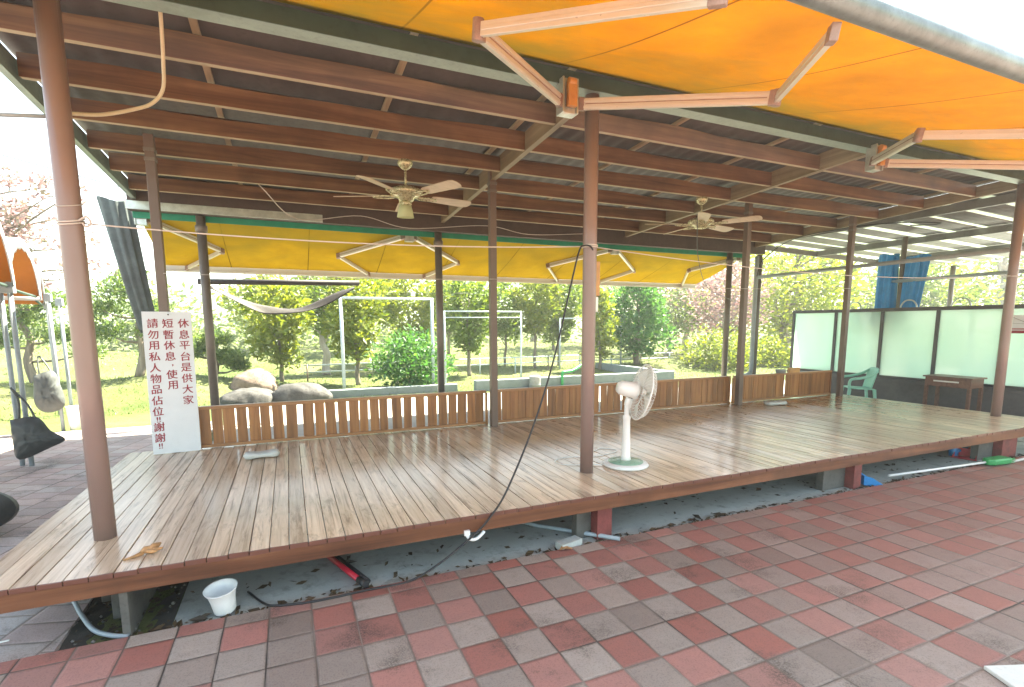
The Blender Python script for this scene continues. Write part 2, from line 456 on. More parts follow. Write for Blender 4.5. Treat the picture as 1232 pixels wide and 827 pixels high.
def paver_mat(name, px, py, reds, greys, rot=0.0, checker=True, joint=0.010, jcol=(0.03, 0.024, 0.02)):
    b = NB(name)
    v = b.coord(rot=(0, 0, rot))
    wob = b.noise(v, 7.0, 3, 0.6)
    x = b.sep(v)
    u = b.math('DIVIDE', b.math('ADD', x[0], b.math('MULTIPLY', b.math('SUBTRACT', wob, 0.5), 0.006)), px)
    t = b.math('DIVIDE', b.math('ADD', x[1], b.math('MULTIPLY', b.math('SUBTRACT', wob, 0.5), 0.010)), py)
    iu = b.math('FLOOR', u)
    if not checker:
        t = b.math('ADD', t, b.math('MULTIPLY', b.math('MODULO', iu, 2.0), 0.5))
    it = b.math('FLOOR', t)
    cell = b.comb(iu, it, 3.0)
    rn = b.wnoise(cell)
    rn2 = b.wnoise(b.comb(it, iu, 11.0))
    par = b.math('PINGPONG', b.math('ADD', iu, it), 1.0)
    if checker:
        flip = b.math('GREATER_THAN', rn2, 0.90)
        par = b.math('ABSOLUTE', b.math('SUBTRACT', par, flip))
    else:
        par = rn2
    fine = b.noise(v, 130, 3, 0.7)
    mid = b.noise(v, 9, 6, 0.65)
    red = b.ramp(rn, [(0.0, reds[0]), (0.5, reds[1]), (1.0, reds[2])])
    gry = b.ramp(rn, [(0.0, greys[0]), (0.5, greys[1]), (1.0, greys[2])])
    c = b.mix(par, gry, red)
    c = b.mix(b.ramp(mid, [(0.3, 0.0), (0.8, 0.55)]), c, b.mix(0.5, c, (0.16, 0.13, 0.12)))
    sp = b.math('MULTIPLY', b.ramp(fine, [(0.5, 0.0), (0.68, 1.0)]), 0.5)
    c = b.mix(sp, c, b.mix(0.75, c, (0.05, 0.04, 0.035)))
    # black weathering on some stones
    wth = b.math('MULTIPLY', b.ramp(b.noise(v, 2.3, 5, 0.65), [(0.54, 0.0), (0.70, 1.0)]), b.ramp(fine, [(0.38, 0.1), (0.58, 0.9)]))
    c = b.mix(wth, c, (0.055, 0.05, 0.042))
    val = b.math('ADD', 0.84, b.math('MULTIPLY', b.wnoise(b.comb(iu, it, 23.0)), 0.30))
    c = b.mix(1.0, c, b.comb(val, val, val), 'MULTIPLY')
    fu = b.math('FRACT', u)
    ft = b.math('FRACT', t)
    du = b.math('MULTIPLY', b.math('MINIMUM', fu, b.math('SUBTRACT', 1.0, fu)), px)
    dt = b.math('MULTIPLY', b.math('MINIMUM', ft, b.math('SUBTRACT', 1.0, ft)), py)
    jv = b.math('MULTIPLY', b.ramp(b.noise(v, 3.1, 4, 0.6), [(0.35, 0.3), (0.62, 1.0)]), joint / 2)
    if checker:        # red dust trodden into the stones towards the far right
        dst = b.math('ADD', b.math('MULTIPLY', x[0], 0.11), b.math('MULTIPLY', b.noise(v, 0.9, 4, 0.6), 0.55))
        c = b.mix(b.ramp(dst, [(0.62, 0.08), (1.0, 0.6)]), c, (0.30, 0.135, 0.11))
    edg = b.math('MULTIPLY', b.math('MINIMUM', du, dt), 45.0)
    edn = b.math('SUBTRACT', b.math('ADD', b.noise(v, 22, 4, 0.7), 0.25), edg)
    c = b.mix(b.math('MULTIPLY', b.ramp(edn, [(0.25, 0.0), (0.6, 1.0)]), 0.5), c, (0.11, 0.085, 0.07))
    # joints between rows are tight and pale in places, the long ones open and dark
    ju = b.math('LESS_THAN', du, jv)
    jt = b.math('LESS_THAN', dt, b.math('MULTIPLY', jv, b.math('ADD', 0.25, b.math('MULTIPLY', b.wnoise(b.comb(it, b.math('FLOOR', b.math('DIVIDE', iu, 2.0)), 7.0)), 0.75))))
    j = b.math('MAXIMUM', ju, jt)
    dust = b.ramp(b.noise(v, 1.3, 3, 0.5), [(0.36, jcol), (0.58, (0.24, 0.185, 0.155))])
    c = b.mix(b.math('MULTIPLY', j, 0.9), c, dust)
    b.set(col=c, rough=b.math('ADD', 0.55, b.math('MULTIPLY', mid, 0.3)), spec=0.4)
    edge = b.math('MINIMUM', b.math('MULTIPLY', b.math('MINIMUM', du, dt), 60.0), 1.0)
    h = b.math('ADD', edge, b.math('ADD', b.math('MULTIPLY', fine, 0.12), b.math('MULTIPLY', rn2, 0.12)))
    b.bump(h, 0.5, 0.008)
    return b.m


REDS = [(0.31, 0.105, 0.082), (0.37, 0.15, 0.125), (0.40, 0.205, 0.175)]
GREYS = [(0.25, 0.20, 0.17), (0.315, 0.262, 0.225), (0.36, 0.31, 0.27)]
MAT['pavers'] = paver_mat('red_and_grey_pavers', 0.2345, 0.241, REDS, GREYS)
PINKS = [(0.38, 0.28, 0.26), (0.42, 0.32, 0.30), (0.45, 0.36, 0.33)]
PG = [(0.37, 0.33, 0.31), (0.41, 0.37, 0.35), (0.45, 0.41, 0.38)]
MAT['sidepavers'] = paver_mat('pinkish_side_pavers', 0.30, 0.20, PINKS, PG, R(16), False, 0.014, (0.06, 0.05, 0.045))


def concrete_mat(name, a, bcol, stain):
    b = NB(name)
    v = b.coord()
    n1 = b.noise(v, 1.4, 7, 0.65)
    n2 = b.noise(v, 9, 6, 0.7)
    n3 = b.noise(v, 60, 3, 0.6)
    c = b.mix(b.ramp(n1, [(0.35, 0.0), (0.65, 1.0)]), a, bcol)
    c = b.mix(b.math('MULTIPLY', b.ramp(n2, [(0.52, 0.0), (0.70, 1.0)]), 0.6), c, stain)
    c = b.mix(b.math('MULTIPLY', n3, 0.3), c, tuple(k * 0.5 for k in a))
    b.set(col=c, rough=0.8)
    b.bump(b.math('ADD', n2, b.math('MULTIPLY', n3, 0.5)), 0.4, 0.01)
    return b.m


MAT['slab'] = concrete_mat('mossy_concrete_slab', (0.33, 0.35, 0.325), (0.42, 0.435, 0.41), (0.12, 0.125, 0.095))
MAT['soil'] = concrete_mat('dark_soil', (0.045, 0.04, 0.033), (0.075, 0.065, 0.055), (0.015, 0.013, 0.01))
MAT['path'] = concrete_mat('pale_concrete_path', (0.30, 0.28, 0.26), (0.36, 0.34, 0.31), (0.22, 0.20, 0.17))
MAT['palewall'] = concrete_mat('pale_concrete_wall', (0.20, 0.24, 0.25), (0.26, 0.29, 0.30), (0.14, 0.16, 0.16))


def grass_mat():
    b = NB('grass_ground')
    v = b.coord()
    n1 = b.noise(v, 0.35, 6, 0.6)
    n2 = b.noise(v, 6, 5, 0.7)
    c = b.ramp(n1, [(0.3, (0.055, 0.085, 0.025)), (0.5, (0.10, 0.12, 0.045)), (0.7, (0.15, 0.15, 0.075))])
    c = b.mix(b.math('MULTIPLY', b.ramp(n2, [(0.4, 0.0), (0.7, 1.0)]), 0.5), c, (0.06, 0.085, 0.02))
    b.set(col=c, rough=0.9, spec=0.1)
    b.bump(n2, 0.7, 0.08)
    return b.m


MAT['grass'] = grass_mat()
MAT['hill'] = paint('far_wooded_hill', (0.075, 0.11, 0.06), 0.9, 0, 0.4, 0.4, 0.5)


# ------------------------------------------------------------------ mesh building
class MB:
    def __init__(self):
        self.v = []
        self.f = []
        self.sm = []

    def add(self, vs, fs, smooth=False):
        o = len(self.v)
        self.v += [tuple(p) for p in vs]
        self.f += [tuple(i + o for i in f) for f in fs]
        self.sm += [smooth] * len(fs)
        return self

    def box(self, a, b, rot=None, piv=None):
        x0, y0, z0 = a
        x1, y1, z1 = b
        vs = [Vector(p) for p in ((x0, y0, z0), (x1, y0, z0), (x1, y1, z0), (x0, y1, z0), (x0, y0, z1), (x1, y0, z1), (x1, y1, z1), (x0, y1, z1))]
        if rot is not None:
            pv = Vector(piv) if piv is not None else (Vector(a) + Vector(b)) / 2
            vs = [rot @ (p - pv) + pv for p in vs]
        return self.add(vs, [(0, 3, 2, 1), (4, 5, 6, 7), (0, 1, 5, 4), (1, 2, 6, 5), (2, 3, 7, 6), (3, 0, 4, 7)])

    def bar(self, p, q, wdt, h, upv=(0, 0, 1)):
        p = Vector(p)
        q = Vector(q)
        d = (q - p).normalized()
        s = d.cross(Vector(upv)).normalized()
        u = s.cross(d)
        vs = []
        for c in (p, q):
            for a, b in ((-1, -1), (1, -1), (1, 1), (-1, 1)):
                vs.append(c + s * a * wdt / 2 + u * b * h / 2)
        return self.add(vs, [(3, 2, 1, 0), (4, 5, 6, 7), (0, 1, 5, 4), (1, 2, 6, 5), (2, 3, 7, 6), (3, 0, 4, 7)])

    def tube(self, pts, rad, n=10, caps=True):
        pts = [Vector(p) for p in pts]
        if not isinstance(rad, (list, tuple)):
            rad = [rad] * len(pts)
        vs = []
        fs = []
        ref = None
        for i, p in enumerate(pts):
            d = (pts[min(i + 1, len(pts) - 1)] - pts[max(i - 1, 0)])
            d = d.normalized() if d.length > 1e-9 else Vector((0, 0, 1))
            if ref is None:
                ref = d.orthogonal().normalized()
            s = (ref - d * ref.dot(d))
            s = s.normalized() if s.length > 1e-6 else d.orthogonal().normalized()
            ref = s
            t = d.cross(s)
            for k in range(n):
                a = 2 * math.pi * k / n
                vs.append(p + (s * math.cos(a) + t * math.sin(a)) * rad[i])
        for i in range(len(pts) - 1):
            for k in range(n):
                k2 = (k + 1) % n
                fs.append((i * n + k, i * n + k2, (i + 1) * n + k2, (i + 1) * n + k))
        self.add(vs, fs, True)
        if caps:
            o = len(self.v) - len(vs)
            self.f.append(tuple(o + k for k in reversed(range(n))))
            self.f.append(tuple(o + (len(pts) - 1) * n + k for k in range(n)))
            self.sm += [False, False]
        return self

    def lathe(self, prof, n=24, c=(0, 0, 0), mat=None, sy=1.0):
        vs = []
        fs = []
        c = Vector(c)
        for r, z in prof:
            for k in range(n):
                a = 2 * math.pi * k / n
                p = Vector((r * math.cos(a), r * math.sin(a) * sy, z))
                if mat is not None:
                    p = mat @ p
                vs.append(p + c)
        for i in range(len(prof) - 1):
            for k in range(n):
                k2 = (k + 1) % n
                fs.append((i * n + k, i * n + k2, (i + 1) * n + k2, (i + 1) * n + k))
        self.add(vs, fs, True)
        o = len(self.v) - len(vs)
        if prof[0][0] > 1e-4:
            self.f.append(tuple(o + k for k in reversed(range(n))))
            self.sm.append(False)
        if prof[-1][0] > 1e-4:
            self.f.append(tuple(o + (len(prof) - 1) * n + k for k in range(n)))
            self.sm.append(False)
        return self

    def grid(self, fn, nu, nv, smooth=True):
        vs = [fn(i / nu, j / nv) for j in range(nv + 1) for i in range(nu + 1)]
        fs = [(j * (nu + 1) + i, j * (nu + 1) + i + 1, (j + 1) * (nu + 1) + i + 1, (j + 1) * (nu + 1) + i) for j in range(nv) for i in range(nu)]
        return self.add(vs, fs, smooth)

    def prism(self, outline, origin, ux, uy, thick):
        """flat outline (2D list) extruded by the vector thick"""
        origin, ux, uy, thick = Vector(origin), Vector(ux), Vector(uy), Vector(thick)
        a = [origin + ux * x + uy * y for x, y in outline]
        n = len(a)
        vs = a + [p + thick for p in a]
        fs = [tuple(reversed(range(n))), tuple(range(n, 2 * n))]
        fs += [(i, (i + 1) % n, n + (i + 1) % n, n + i) for i in range(n)]
        return self.add(vs, fs)

    def build(self, name, mat, parent=None, bevel=0.0, off=None, solid=0.0, sub=0):
        me = bpy.data.meshes.new(name)
        if off is None:
            off = Vector(parent.location) if parent is not None and parent.parent is None else Vector((0, 0, 0))
            if parent is not None and parent.parent is not None:
                off = Vector(parent.parent.location)
        off = Vector(off)
        me.from_pydata([(p[0] - off.x, p[1] - off.y, p[2] - off.z) for p in self.v], [], self.f)
        me.polygons.foreach_set('use_smooth', self.sm)
        me.materials.append(MAT[mat] if isinstance(mat, str) else mat)
        me.update()
        o = bpy.data.objects.new(name, me)
        COL.objects.link(o)
        if parent is not None:
            o.parent = parent
        else:
            o.location = off
        if solid:
            md = o.modifiers.new('solid', 'SOLIDIFY')
            md.thickness = solid
            md.offset = 0
        if sub:
            md = o.modifiers.new('sub', 'SUBSURF')
            md.levels = md.render_levels = sub
        if bevel:
            md = o.modifiers.new('bevel', 'BEVEL')
            md.width = bevel
            md.segments = 2
            md.limit_method = 'ANGLE'
            md.angle_limit = R(40)
        return o


def tag(o, label, cat, group=None):
    o['label'] = label
    o['category'] = cat
    if group:
        o['group'] = group
    return o


def thing(name, loc, label, cat, group=None):
    o = bpy.data.objects.new(name, None)
    o.empty_display_size = 0.1
    o.location = loc
    COL.objects.link(o)
    return tag(o, label, cat, group)


def struct(o, kind='structure'):
    o['kind'] = kind
    return o


def copy_tree(o, parent=None):
    c = o.copy()
    COL.objects.link(c)
    if parent is not None:
        c.parent = parent
    for ch in list(o.children):
        copy_tree(ch, c)
    return c


def sag(p, q, drop, n=24):
    p, q = Vector(p), Vector(q)
    return [p.lerp(q, i / n) - Vector((0, 0, drop * 4 * (i / n) * (1 - i / n))) for i in range(n + 1)]


def smoothpath(pts, n=8):
    """Catmull-Rom through the points"""
    P = [Vector(p) for p in pts]
    P = [P[0] * 2 - P[1]] + P + [P[-1] * 2 - P[-2]]
    out = []
    for i in range(1, len(P) - 2):
        for k in range(n):
            t = k / n
            a, b, c, d = P[i - 1:i + 3]
            out.append(0.5 * ((2 * b) + (c - a) * t + (2 * a - 5 * b + 4 * c - d) * t * t + (3 * b - a - 3 * c + d) * t ** 3))
    out.append(P[-2])
    return out


# ================================================================== SETTING
def mound(x, y):
    h = 0.0
    for cx, cy, sx, sy, a in ((-1.6, 11.5, 2.2, 1.6, 0.50), (-6.5, 12, 3.0, 2.0, 0.45), (16.5, 13.5, 3.5, 1.5, 0.35), (2, 20, 9, 3.5, 0.5), (14, 24, 9, 4, 0.6), (-12, 22, 8, 5, 0.9)):
        h += a * math.exp(-((x - cx) / sx) ** 2 - ((y - cy) / sy) ** 2)
    return h


def gz(x, y):
    k = min(1, max(0, (y - 8.0) / 2.5))
    return -0.425 + k * (mound(x, y) + 0.03 * math.sin(x * 1.3) * math.sin(y * 1.1)) + 0.012 * max(0, y - 18)


def ground_fn(u, v):
    x = -140 + 300 * (u if True else 0)
    y = -60 + 260 * v
    return (x, y, 0)


gxs = sorted(set([-160, -120, -90, -60, -45, -34, -26] + [i * 0.75 - 20 for i in range(70)] + [36, 42, 50, 65, 85, 110, 150, 190]))
gys = sorted(set([-60, -40, -25, -15, -8, -2, 3, 6, 7, 8] + [8 + i * 0.6 for i in range(40)] + [34, 38, 44, 52, 65, 80, 110, 150, 210]))
g = MB()
vs = [(x, y, gz(x, y)) for y in gys for x in gxs]
nx = len(gxs)
g.add(vs, [(j * nx + i, j * nx + i + 1, (j + 1) * nx + i + 1, (j + 1) * nx + i) for j in range(len(gys) - 1) for i in range(nx - 1)], True)
struct(g.build('ground', 'grass'))

struct(MB().box((-14, -14, GZ - 0.03), (30, -0.600, GZ)).build('pavement', 'pavers'))
m = MB()
m.box((-14, -0.598, GZ - 0.032), (-0.10, 6.6, GZ - 0.002))
struct(m.build('side_pavement', 'sidepavers'))
struct(MB().box((0.42, -0.598, GZ - 0.055), (10.9, 2.9, GZ - 0.024)).build('concrete_slab', 'slab'))
m = MB()


def soil_fn(u, v):
    x, y = -0.098 + 0.516 * u, -0.598 + 2.6 * v
    return (x, y, GZ - 0.02 - 0.035 * math.sin(math.pi * u) + rnd.uniform(-0.012, 0.012))


m.grid(soil_fn, 14, 40)
struct(m.build('soil_bed', 'soil'))
struct(MB().box((10.902, -0.598, GZ - 0.05), (30, 7.0, GZ - 0.012)).build('side_floor', 'slab'))
struct(MB().box((0.0, 2.902, GZ - 0.05), (10.9, 8.2, GZ - 0.02)).build('path', 'path'))


# far wooded hills
def hill(name, pts, depth):
    mb = MB()
    n = 90

    def fn(u, v):
        x = pts[0][0] + (pts[-1][0] - pts[0][0]) * u
        hs = np.interp(x, [p[0] for p in pts], [p[2] for p in pts])
        y = np.interp(x, [p[0] for p in pts], [p[1] for p in pts])
        h = hs * math.sin(math.pi / 2 * min(1, v * 1.0)) * (1 + 0.08 * math.sin(x * 0.35) + 0.05 * math.sin(x * 0.9 + 1))
        return (x, y + depth * v, -0.6 + h)
    mb.grid(fn, n, 12)
    return struct(mb.build(name, 'hill'))


hill('hills', [(-150, 150, 10), (-60, 165, 16), (0, 175, 14), (60, 175, 20), (130, 160, 28), (190, 140, 26)], 60)

# ================================================================== PAVILION
A = 3.55
B3 = 10.42
RX0, RX1 = -0.64, 10.64


def zr(y):      # underside of the purlins
    return 3.225 - 0.047 * y


pav = thing('pavilion', (5.0, 2.3, GZ), 'open timber roofed pavilion on brown posts over the wooden deck', 'pavilion')
for i, x in enumerate((0.0, A, B3)):
    m = MB()
    m.tube([(x, 0, -0.02), (x, 0, 1.0), (x, 0, 2.0), (x, 0, 3.205)], 0.059, 24)
    o = m.build('post', 'postround', pav)
    m = MB()
    m.tube([(x, 0, GZ - 0.04), (x, 0, -0.03)], 0.055, 16)
    m.build('post_foot', 'postgrey', o)
for x, yp in ((-0.03, 2.475), (3.555, 2.30), (7.90, 2.30), (B3, 2.30)):
    m = MB().box((x - 0.042, yp - 0.042, 0.0), (x + 0.042, yp + 0.042, zr(yp) + 0.1))
    o = m.build('post', 'postwood', pav, 0.004)
    for dz in (0.04, 0.13):
        MB().box((x - 0.049, yp - 0.05, zr(2.3) - dz - 0.03), (x + 0.049, yp + 0.051, zr(2.3) - dz)).build('bracket', 'postgrey', o)
for x in (0.1, 3.50, 9.97, 10.86):
    m = MB().tube([(x, 4.62, GZ - 0.02), (x, 4.62, 2.84)], 0.06, 20)
    o = m.build('post', 'postgrey', pav)
    m = MB().lathe([(0.062, 0), (0.078, 0.01), (0.078, 0.09), (0.062, 0.10)], 20, (x, 4.62, 2.62))
    m.build('collar', 'postgrey', o)
# purlins, waney upper edge
for k, y in enumerate((0.63, 1.31, 2.0, 2.73, 3.41, 4.14)):
    m = MB()
    segs = 60
    pr = []
    for s in range(segs + 1):
        x = RX0 + 0.05 + (RX1 - RX0 - 0.1) * s / segs
        wv = 0.012 * math.sin(x * 1.7 + k * 2) + 0.008 * math.sin(x * 4.1 + k)
        z0 = zr(y)
        for dy, dz in ((-0.021, 0), (0.021, 0), (0.021, 0.178), (-0.021, 0.165 + wv)):
            pr.append((x, y + dy, z0 + dz))
    fs = []
    for s in range(segs):
        a = s * 4
        for q in range(4):
            fs.append((a + q, a + (q + 1) % 4, a + 4 + (q + 1) % 4, a + 4 + q))
    fs += [(3, 2, 1, 0), (segs * 4, segs * 4 + 1, segs * 4 + 2, segs * 4 + 3)]
    m.add(pr, fs)
    o = m.build('purlin', 'purlin', pav)
    # a pale strip covers the lower edge, the sides are darker timber
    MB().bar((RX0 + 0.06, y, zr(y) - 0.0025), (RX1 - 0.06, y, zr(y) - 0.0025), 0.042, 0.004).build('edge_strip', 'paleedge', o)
for x in (3.56, 7.20):
    m = MB()
    for y0, y1 in ((0.06, 4.55),):
        m.bar((x, y0, zr(y0) + 0.085), (x, y1, zr(y1) + 0.085), 0.05, 0.19)
        m.bar((x, y0, zr(y0) - 0.014), (x, y1, zr(y1) - 0.014), 0.062, 0.008)
    m.build('rafter', 'rafter', pav)
for x, mt in ((RX0, 'steel'), (RX1, 'rafter')):
    m = MB()
    m.bar((x, -0.1, zr(-0.1) + 0.06), (x, 4.6, zr(4.6) + 0.06), 0.055, 0.16)
    m.build('edge_beam', mt, pav)
for i in range(8):
    x = 0.65 + 1.44 * i - (0.12 if i == 2 else 0)
    m = MB()
    m.bar((x, -0.05, zr(-0.05) + 0.207), (x, 4.5, zr(4.5) + 0.207), 0.05, 0.03)
    m.build('batten', 'batten', pav)


def rs(u, v):
    x = RX0 - 0.05 + (RX1 - RX0 + 0.5) * u
    y = -0.16 + 4.95 * v
    return (x, y, zr(y) + 0.25 + 0.008 * math.sin(x * 2 * math.pi / 0.19))


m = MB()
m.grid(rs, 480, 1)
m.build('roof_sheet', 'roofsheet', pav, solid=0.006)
# front and rear steel beams
m = MB()
m.box((RX0, -0.10, 3.205), (RX1, 0.045, 3.213)).box((RX0, -0.10, 3.29), (RX1, 0.045, 3.298)).box((RX0, 0.036, 3.213), (RX1, 0.045, 3.29))
m.box((RX0, -0.05, 3.2128), (RX1, -0.043, 3.2902))
m.build('front_beam', 'steel', pav, 0.002)
m = MB().box((RX0, -0.108, 3.200), (RX1, -0.1005, 3.31))
m.build('front_beam_face', 'steeldark', pav)
m = MB().box((-0.72, 4.55, 2.855), (RX1 + 0.04, 4.68, 3.235)).box((RX1 + 0.0405, 4.55, 2.86), (RX1 + 0.30, 4.68, 3.08))
m.build('rear_beam', 'brownbeam', pav, 0.004)
m = MB().box((-0.735, 4.535, 2.86), (1.7, 4.549, 2.97))
m.build('gutter', 'galv', pav, 0.003)
m = MB().tube(smoothpath([(10.70, 4.55, 2.8), (10.70, 4.55, 2.3), (10.70, 4.55, 1.0), (10.70, 4.55, 0.30), (10.60, 4.53, 0.20), (10.40, 4.5, 0.17)], 6), 0.045, 14)
m.build('downpipe', 'grey', pav)
m = MB().tube([(10.62, 4.42, 2.335), (10.62, -0.05, 2.36)], 0.035, 14)
m.build('side_rail', 'grey', pav)

# ================================================================== DECK
deck = thing('deck', (5.1, 1.0, GZ), 'low wooden deck of worn narrow boards lying under the pavilion roof', 'deck')
m = MB()
x = -0.466
PX = 0.1095
nb = int((10.76 + 0.466) / PX)
for i in range(nb):
    x0 = -0.466 + i * PX
    dz = rnd.uniform(-0.0018, 0.0018)
    m.box((x0 + 0.0023, -0.600 + rnd.uniform(-0.004, 0.004), -0.028 + dz), (x0 + PX - 0.0023, 2.56, 0.0 + dz))
    tl = rnd.uniform(-0.0012, 0.0012)
    m.v[-8:] = [(p[0], p[1], p[2] + (tl if p[0] < x0 + PX / 2 else -tl)) for p in m.v[-8:]]
m.build('deck_boards', 'deck', deck, 0.0025)
xe = -0.466 + nb * PX
m = MB().box((-0.455, -0.590, -0.1265), (xe - 0.01, -0.548, -0.0285))
m.build('fascia', 'fascia', deck, 0.003)
m = MB().box((-0.455, -0.545, -0.1265), (-0.415, 2.55, -0.0285))
m.build('side_fascia', 'fascia', deck, 0.003)
m = MB().box((xe - 0.05, -0.545, -0.1265), (xe - 0.01, 2.55, -0.0285))
m.build('end_fascia', 'fascia', deck, 0.003)
for y in (0.35, 1.3, 2.3):
    MB().box((-0.40, y, -0.128), (xe - 0.06, y + 0.05, -0.0295)).build('joist', 'fascia', deck)
m = MB().box((0.19, -0.555, GZ - 0.05), (0.23, 0.5, -0.128))
m.build('support_block', 'darkblock', deck, 0.004)
m = MB().box((0.08, -0.30, GZ - 0.03), (0.16, -0.22, -0.128))
m.build('support_block', 'darkblock', deck, 0.004)
for x0, x1, mt in ((3.33, 3.47, 'redpaint'), (6.50, 6.62, 'redpaint'), (9.40, 9.75, 'redpaint')):
    m = MB().box((x0, -0.53, GZ - 0.03), (x1, -0.43, -0.128))
    m.build('support_block', mt, deck, 0.004)
    m = MB().box((x0 - 0.35 if x0 > 5 else x0 - 0.14, -0.44, GZ - 0.03), (x0 - 0.012, -0.36, -0.128))
    m.build('support_block', 'darkblock', deck, 0.004)
MB().box((0.6, 2.3, GZ - 0.03), (xe - 0.1, 2.36, -0.13)).build('rear_skirt', 'brownbeam', deck)


# ------------------------------------------------------------------ low board fence along the rear edge of the deck
def fence(x0, x1, label, gaps, seed):
    r = random.Random(seed)
    f = thing('low_fence', ((x0 + x1) / 2, 2.45, 0), label, 'fence', 'low board fences along the rear edge of the deck')
    MB().box((x0, 2.425, 0.432), (x1, 2.495, 0.465)).build('top_rail', 'railbar', f, 0.004)
    MB().box((x0, 2.43, 0.012), (x1, 2.49, 0.045)).build('bottom_rail', 'railbar', f, 0.004)
    b = MB()
    x = x0 + 0.004
    while x < x1 - 0.03:
        wd = r.uniform(0.096, 0.118)
        gp = r.uniform(0.004, 0.03) * gaps + (0.035 if r.random() < 0.10 * gaps else 0)
        x2 = min(x + wd, x1 - 0.004)
        tl = r.uniform(-0.004, 0.004) * gaps
        yy = 2.449 + r.uniform(-0.003, 0.003)
        b.add([(x + tl, yy, 0.0455), (x2 + tl, yy, 0.0455), (x2 + tl, yy + 0.02, 0.0455), (x + tl, yy + 0.02, 0.0455),
               (x - tl, yy, 0.4315), (x2 - tl, yy, 0.4315), (x2 - tl, yy + 0.02, 0.4315), (x - tl, yy + 0.02, 0.4315)],
              [(0, 3, 2, 1), (4, 5, 6, 7), (0, 1, 5, 4), (1, 2, 6, 5), (2, 3, 7, 6), (3, 0, 4, 7)])
        x = x2 + gp
    b.build('boards', 'railwood', f, 0.002)
    MB().box((x0 - 0.022, 2.44, 0.0), (x0 - 0.001, 2.49, 0.43)).build('end_post', 'railwood', f)
    MB().box((x1 + 0.001, 2.44, 0.0), (x1 + 0.022, 2.49, 0.43)).build('end_post', 'railwood', f)
    return f


fence(0.20, 3.50, 'orange brown low fence with wide gaps right of the white notice board', 1.0, 3)
fence(3.61, 7.84, 'orange brown low fence behind the standing fan between two brown posts', 0.55, 5)
fence(7.96, 10.36, 'short orange brown low fence ending at the corner post by the green chair', 0.25, 9)


# ================================================================== AWNINGS
def awn_fabric(x0, x1, y0, z0, y1, z1, sagd):
    mb = MB()

    def fn(u, v):
        x = x0 + (x1 - x0) * u
        y = y0 + (y1 - y0) * v
        z = z0 + (z1 - z0) * v - sagd * math.sin(math.pi * v) - 0.006 * math.sin(x * 2.1) * math.sin(math.pi * v) - 0.016 * math.sin(math.pi * v) * abs(math.sin(math.pi * x / 1.22)) + 0.003 * math.sin(x * 9 + 5 * v) * math.sin(math.pi * v)
        return (x, y, z)
    mb.grid(fn, 220, 18)
    return mb


def arm_pair(root, bx, by, bz, slope, sy, elbows, barp, both=(True, True)):
    """bracket and folding arms; sy = +1 towards +Y"""
    b = MB()
    b.box((bx - 0.07, by - 0.05, bz - 0.10), (bx - 0.055, by + 0.06, bz + 0.16)).box((bx + 0.055, by - 0.05, bz - 0.10), (bx + 0.07, by + 0.06, bz + 0.16))
    b.box((bx - 0.0545, by - 0.03, bz - 0.098), (bx + 0.0545, by - 0.018, bz + 0.158)).box((bx - 0.0545, by - 0.015, bz - 0.10), (bx + 0.0545, by + 0.058, bz - 0.088))
    br = b.build('bracket', 'galv', root, 0.003)
    c = MB()
    c.box((bx - 0.038, by + sy * 0.065 - 0.02, bz - 0.06), (bx + 0.038, by + sy * 0.065 + 0.02, bz + 0.10))
    c.tube([(bx - 0.03, by + sy * 0.065, bz + 0.12), (bx + 0.03, by + sy * 0.065, bz + 0.12)], 0.03, 12)
    c.box((bx - 0.008, by + sy * 0.09 - 0.002, bz - 0.01), (bx + 0.008, by + sy * 0.09 + 0.002, bz + 0.04))
    c.build('cap', 'orangecap' if sy < 0 else 'galv', br, 0.004)
    for s, e, t, on in zip((-1, 1), elbows, barp, both):
        if not on:
            continue
        p = Vector((bx + s * 0.085, by + sy * 0.03, bz - 0.02))
        e = Vector(e)
        t = Vector(t)
        nrm = Vector((0, -slope, 1)).normalized()
        a = MB()
        a.bar(p, e, 0.036, 0.082, nrm)
        d = (e - p).normalized()
        sd = d.cross(nrm).normalized()
        for o2 in (-0.022, 0.022):
            for off in (-0.0195, 0.0195):
                a.bar(p + nrm * o2 + sd * off, e + nrm * o2 + sd * off, 0.006, 0.02, nrm)
        ar = a.build('arm', 'alu', root, 0.003)
        gr = MB()
        for off in (-0.0183, 0.0183):
            gr.bar(p + d * 0.06 + nrm * 0.0 + sd * off, e - d * 0.06 + sd * off, 0.002, 0.007, nrm)
        gr.build('groove', 'aludark', ar)
        j = MB()
        j.tube([e - nrm * 0.052, e + nrm * 0.052], 0.030, 14)
        j.bar(e - d * 0.05, e + d * 0.012, 0.052, 0.092, nrm)
        j.build('joint', 'aludark', ar, 0.003)
        MB().bar(p - d * 0.03, p + d * 0.05, 0.046, 0.09, nrm).build('joint', 'aludark', ar, 0.003)
        f = MB()
        d2 = (t - e).normalized()
        f.bar(e + d2 * 0.02, t, 0.030, 0.066, nrm)
        sd = d2.cross(nrm).normalized()
        for off in (-0.0165, 0.0165):
            f.bar(e + d2 * 0.03 + sd * off, t - d2 * 0.03 + sd * off, 0.005, 0.018, nrm)
        fo = f.build('forearm', 'alu', root, 0.003)
        k = MB().bar(t - d2 * 0.06, t + d2 * 0.015, 0.04, 0.075, nrm)
        k.build('joint', 'aludark', fo, 0.003)


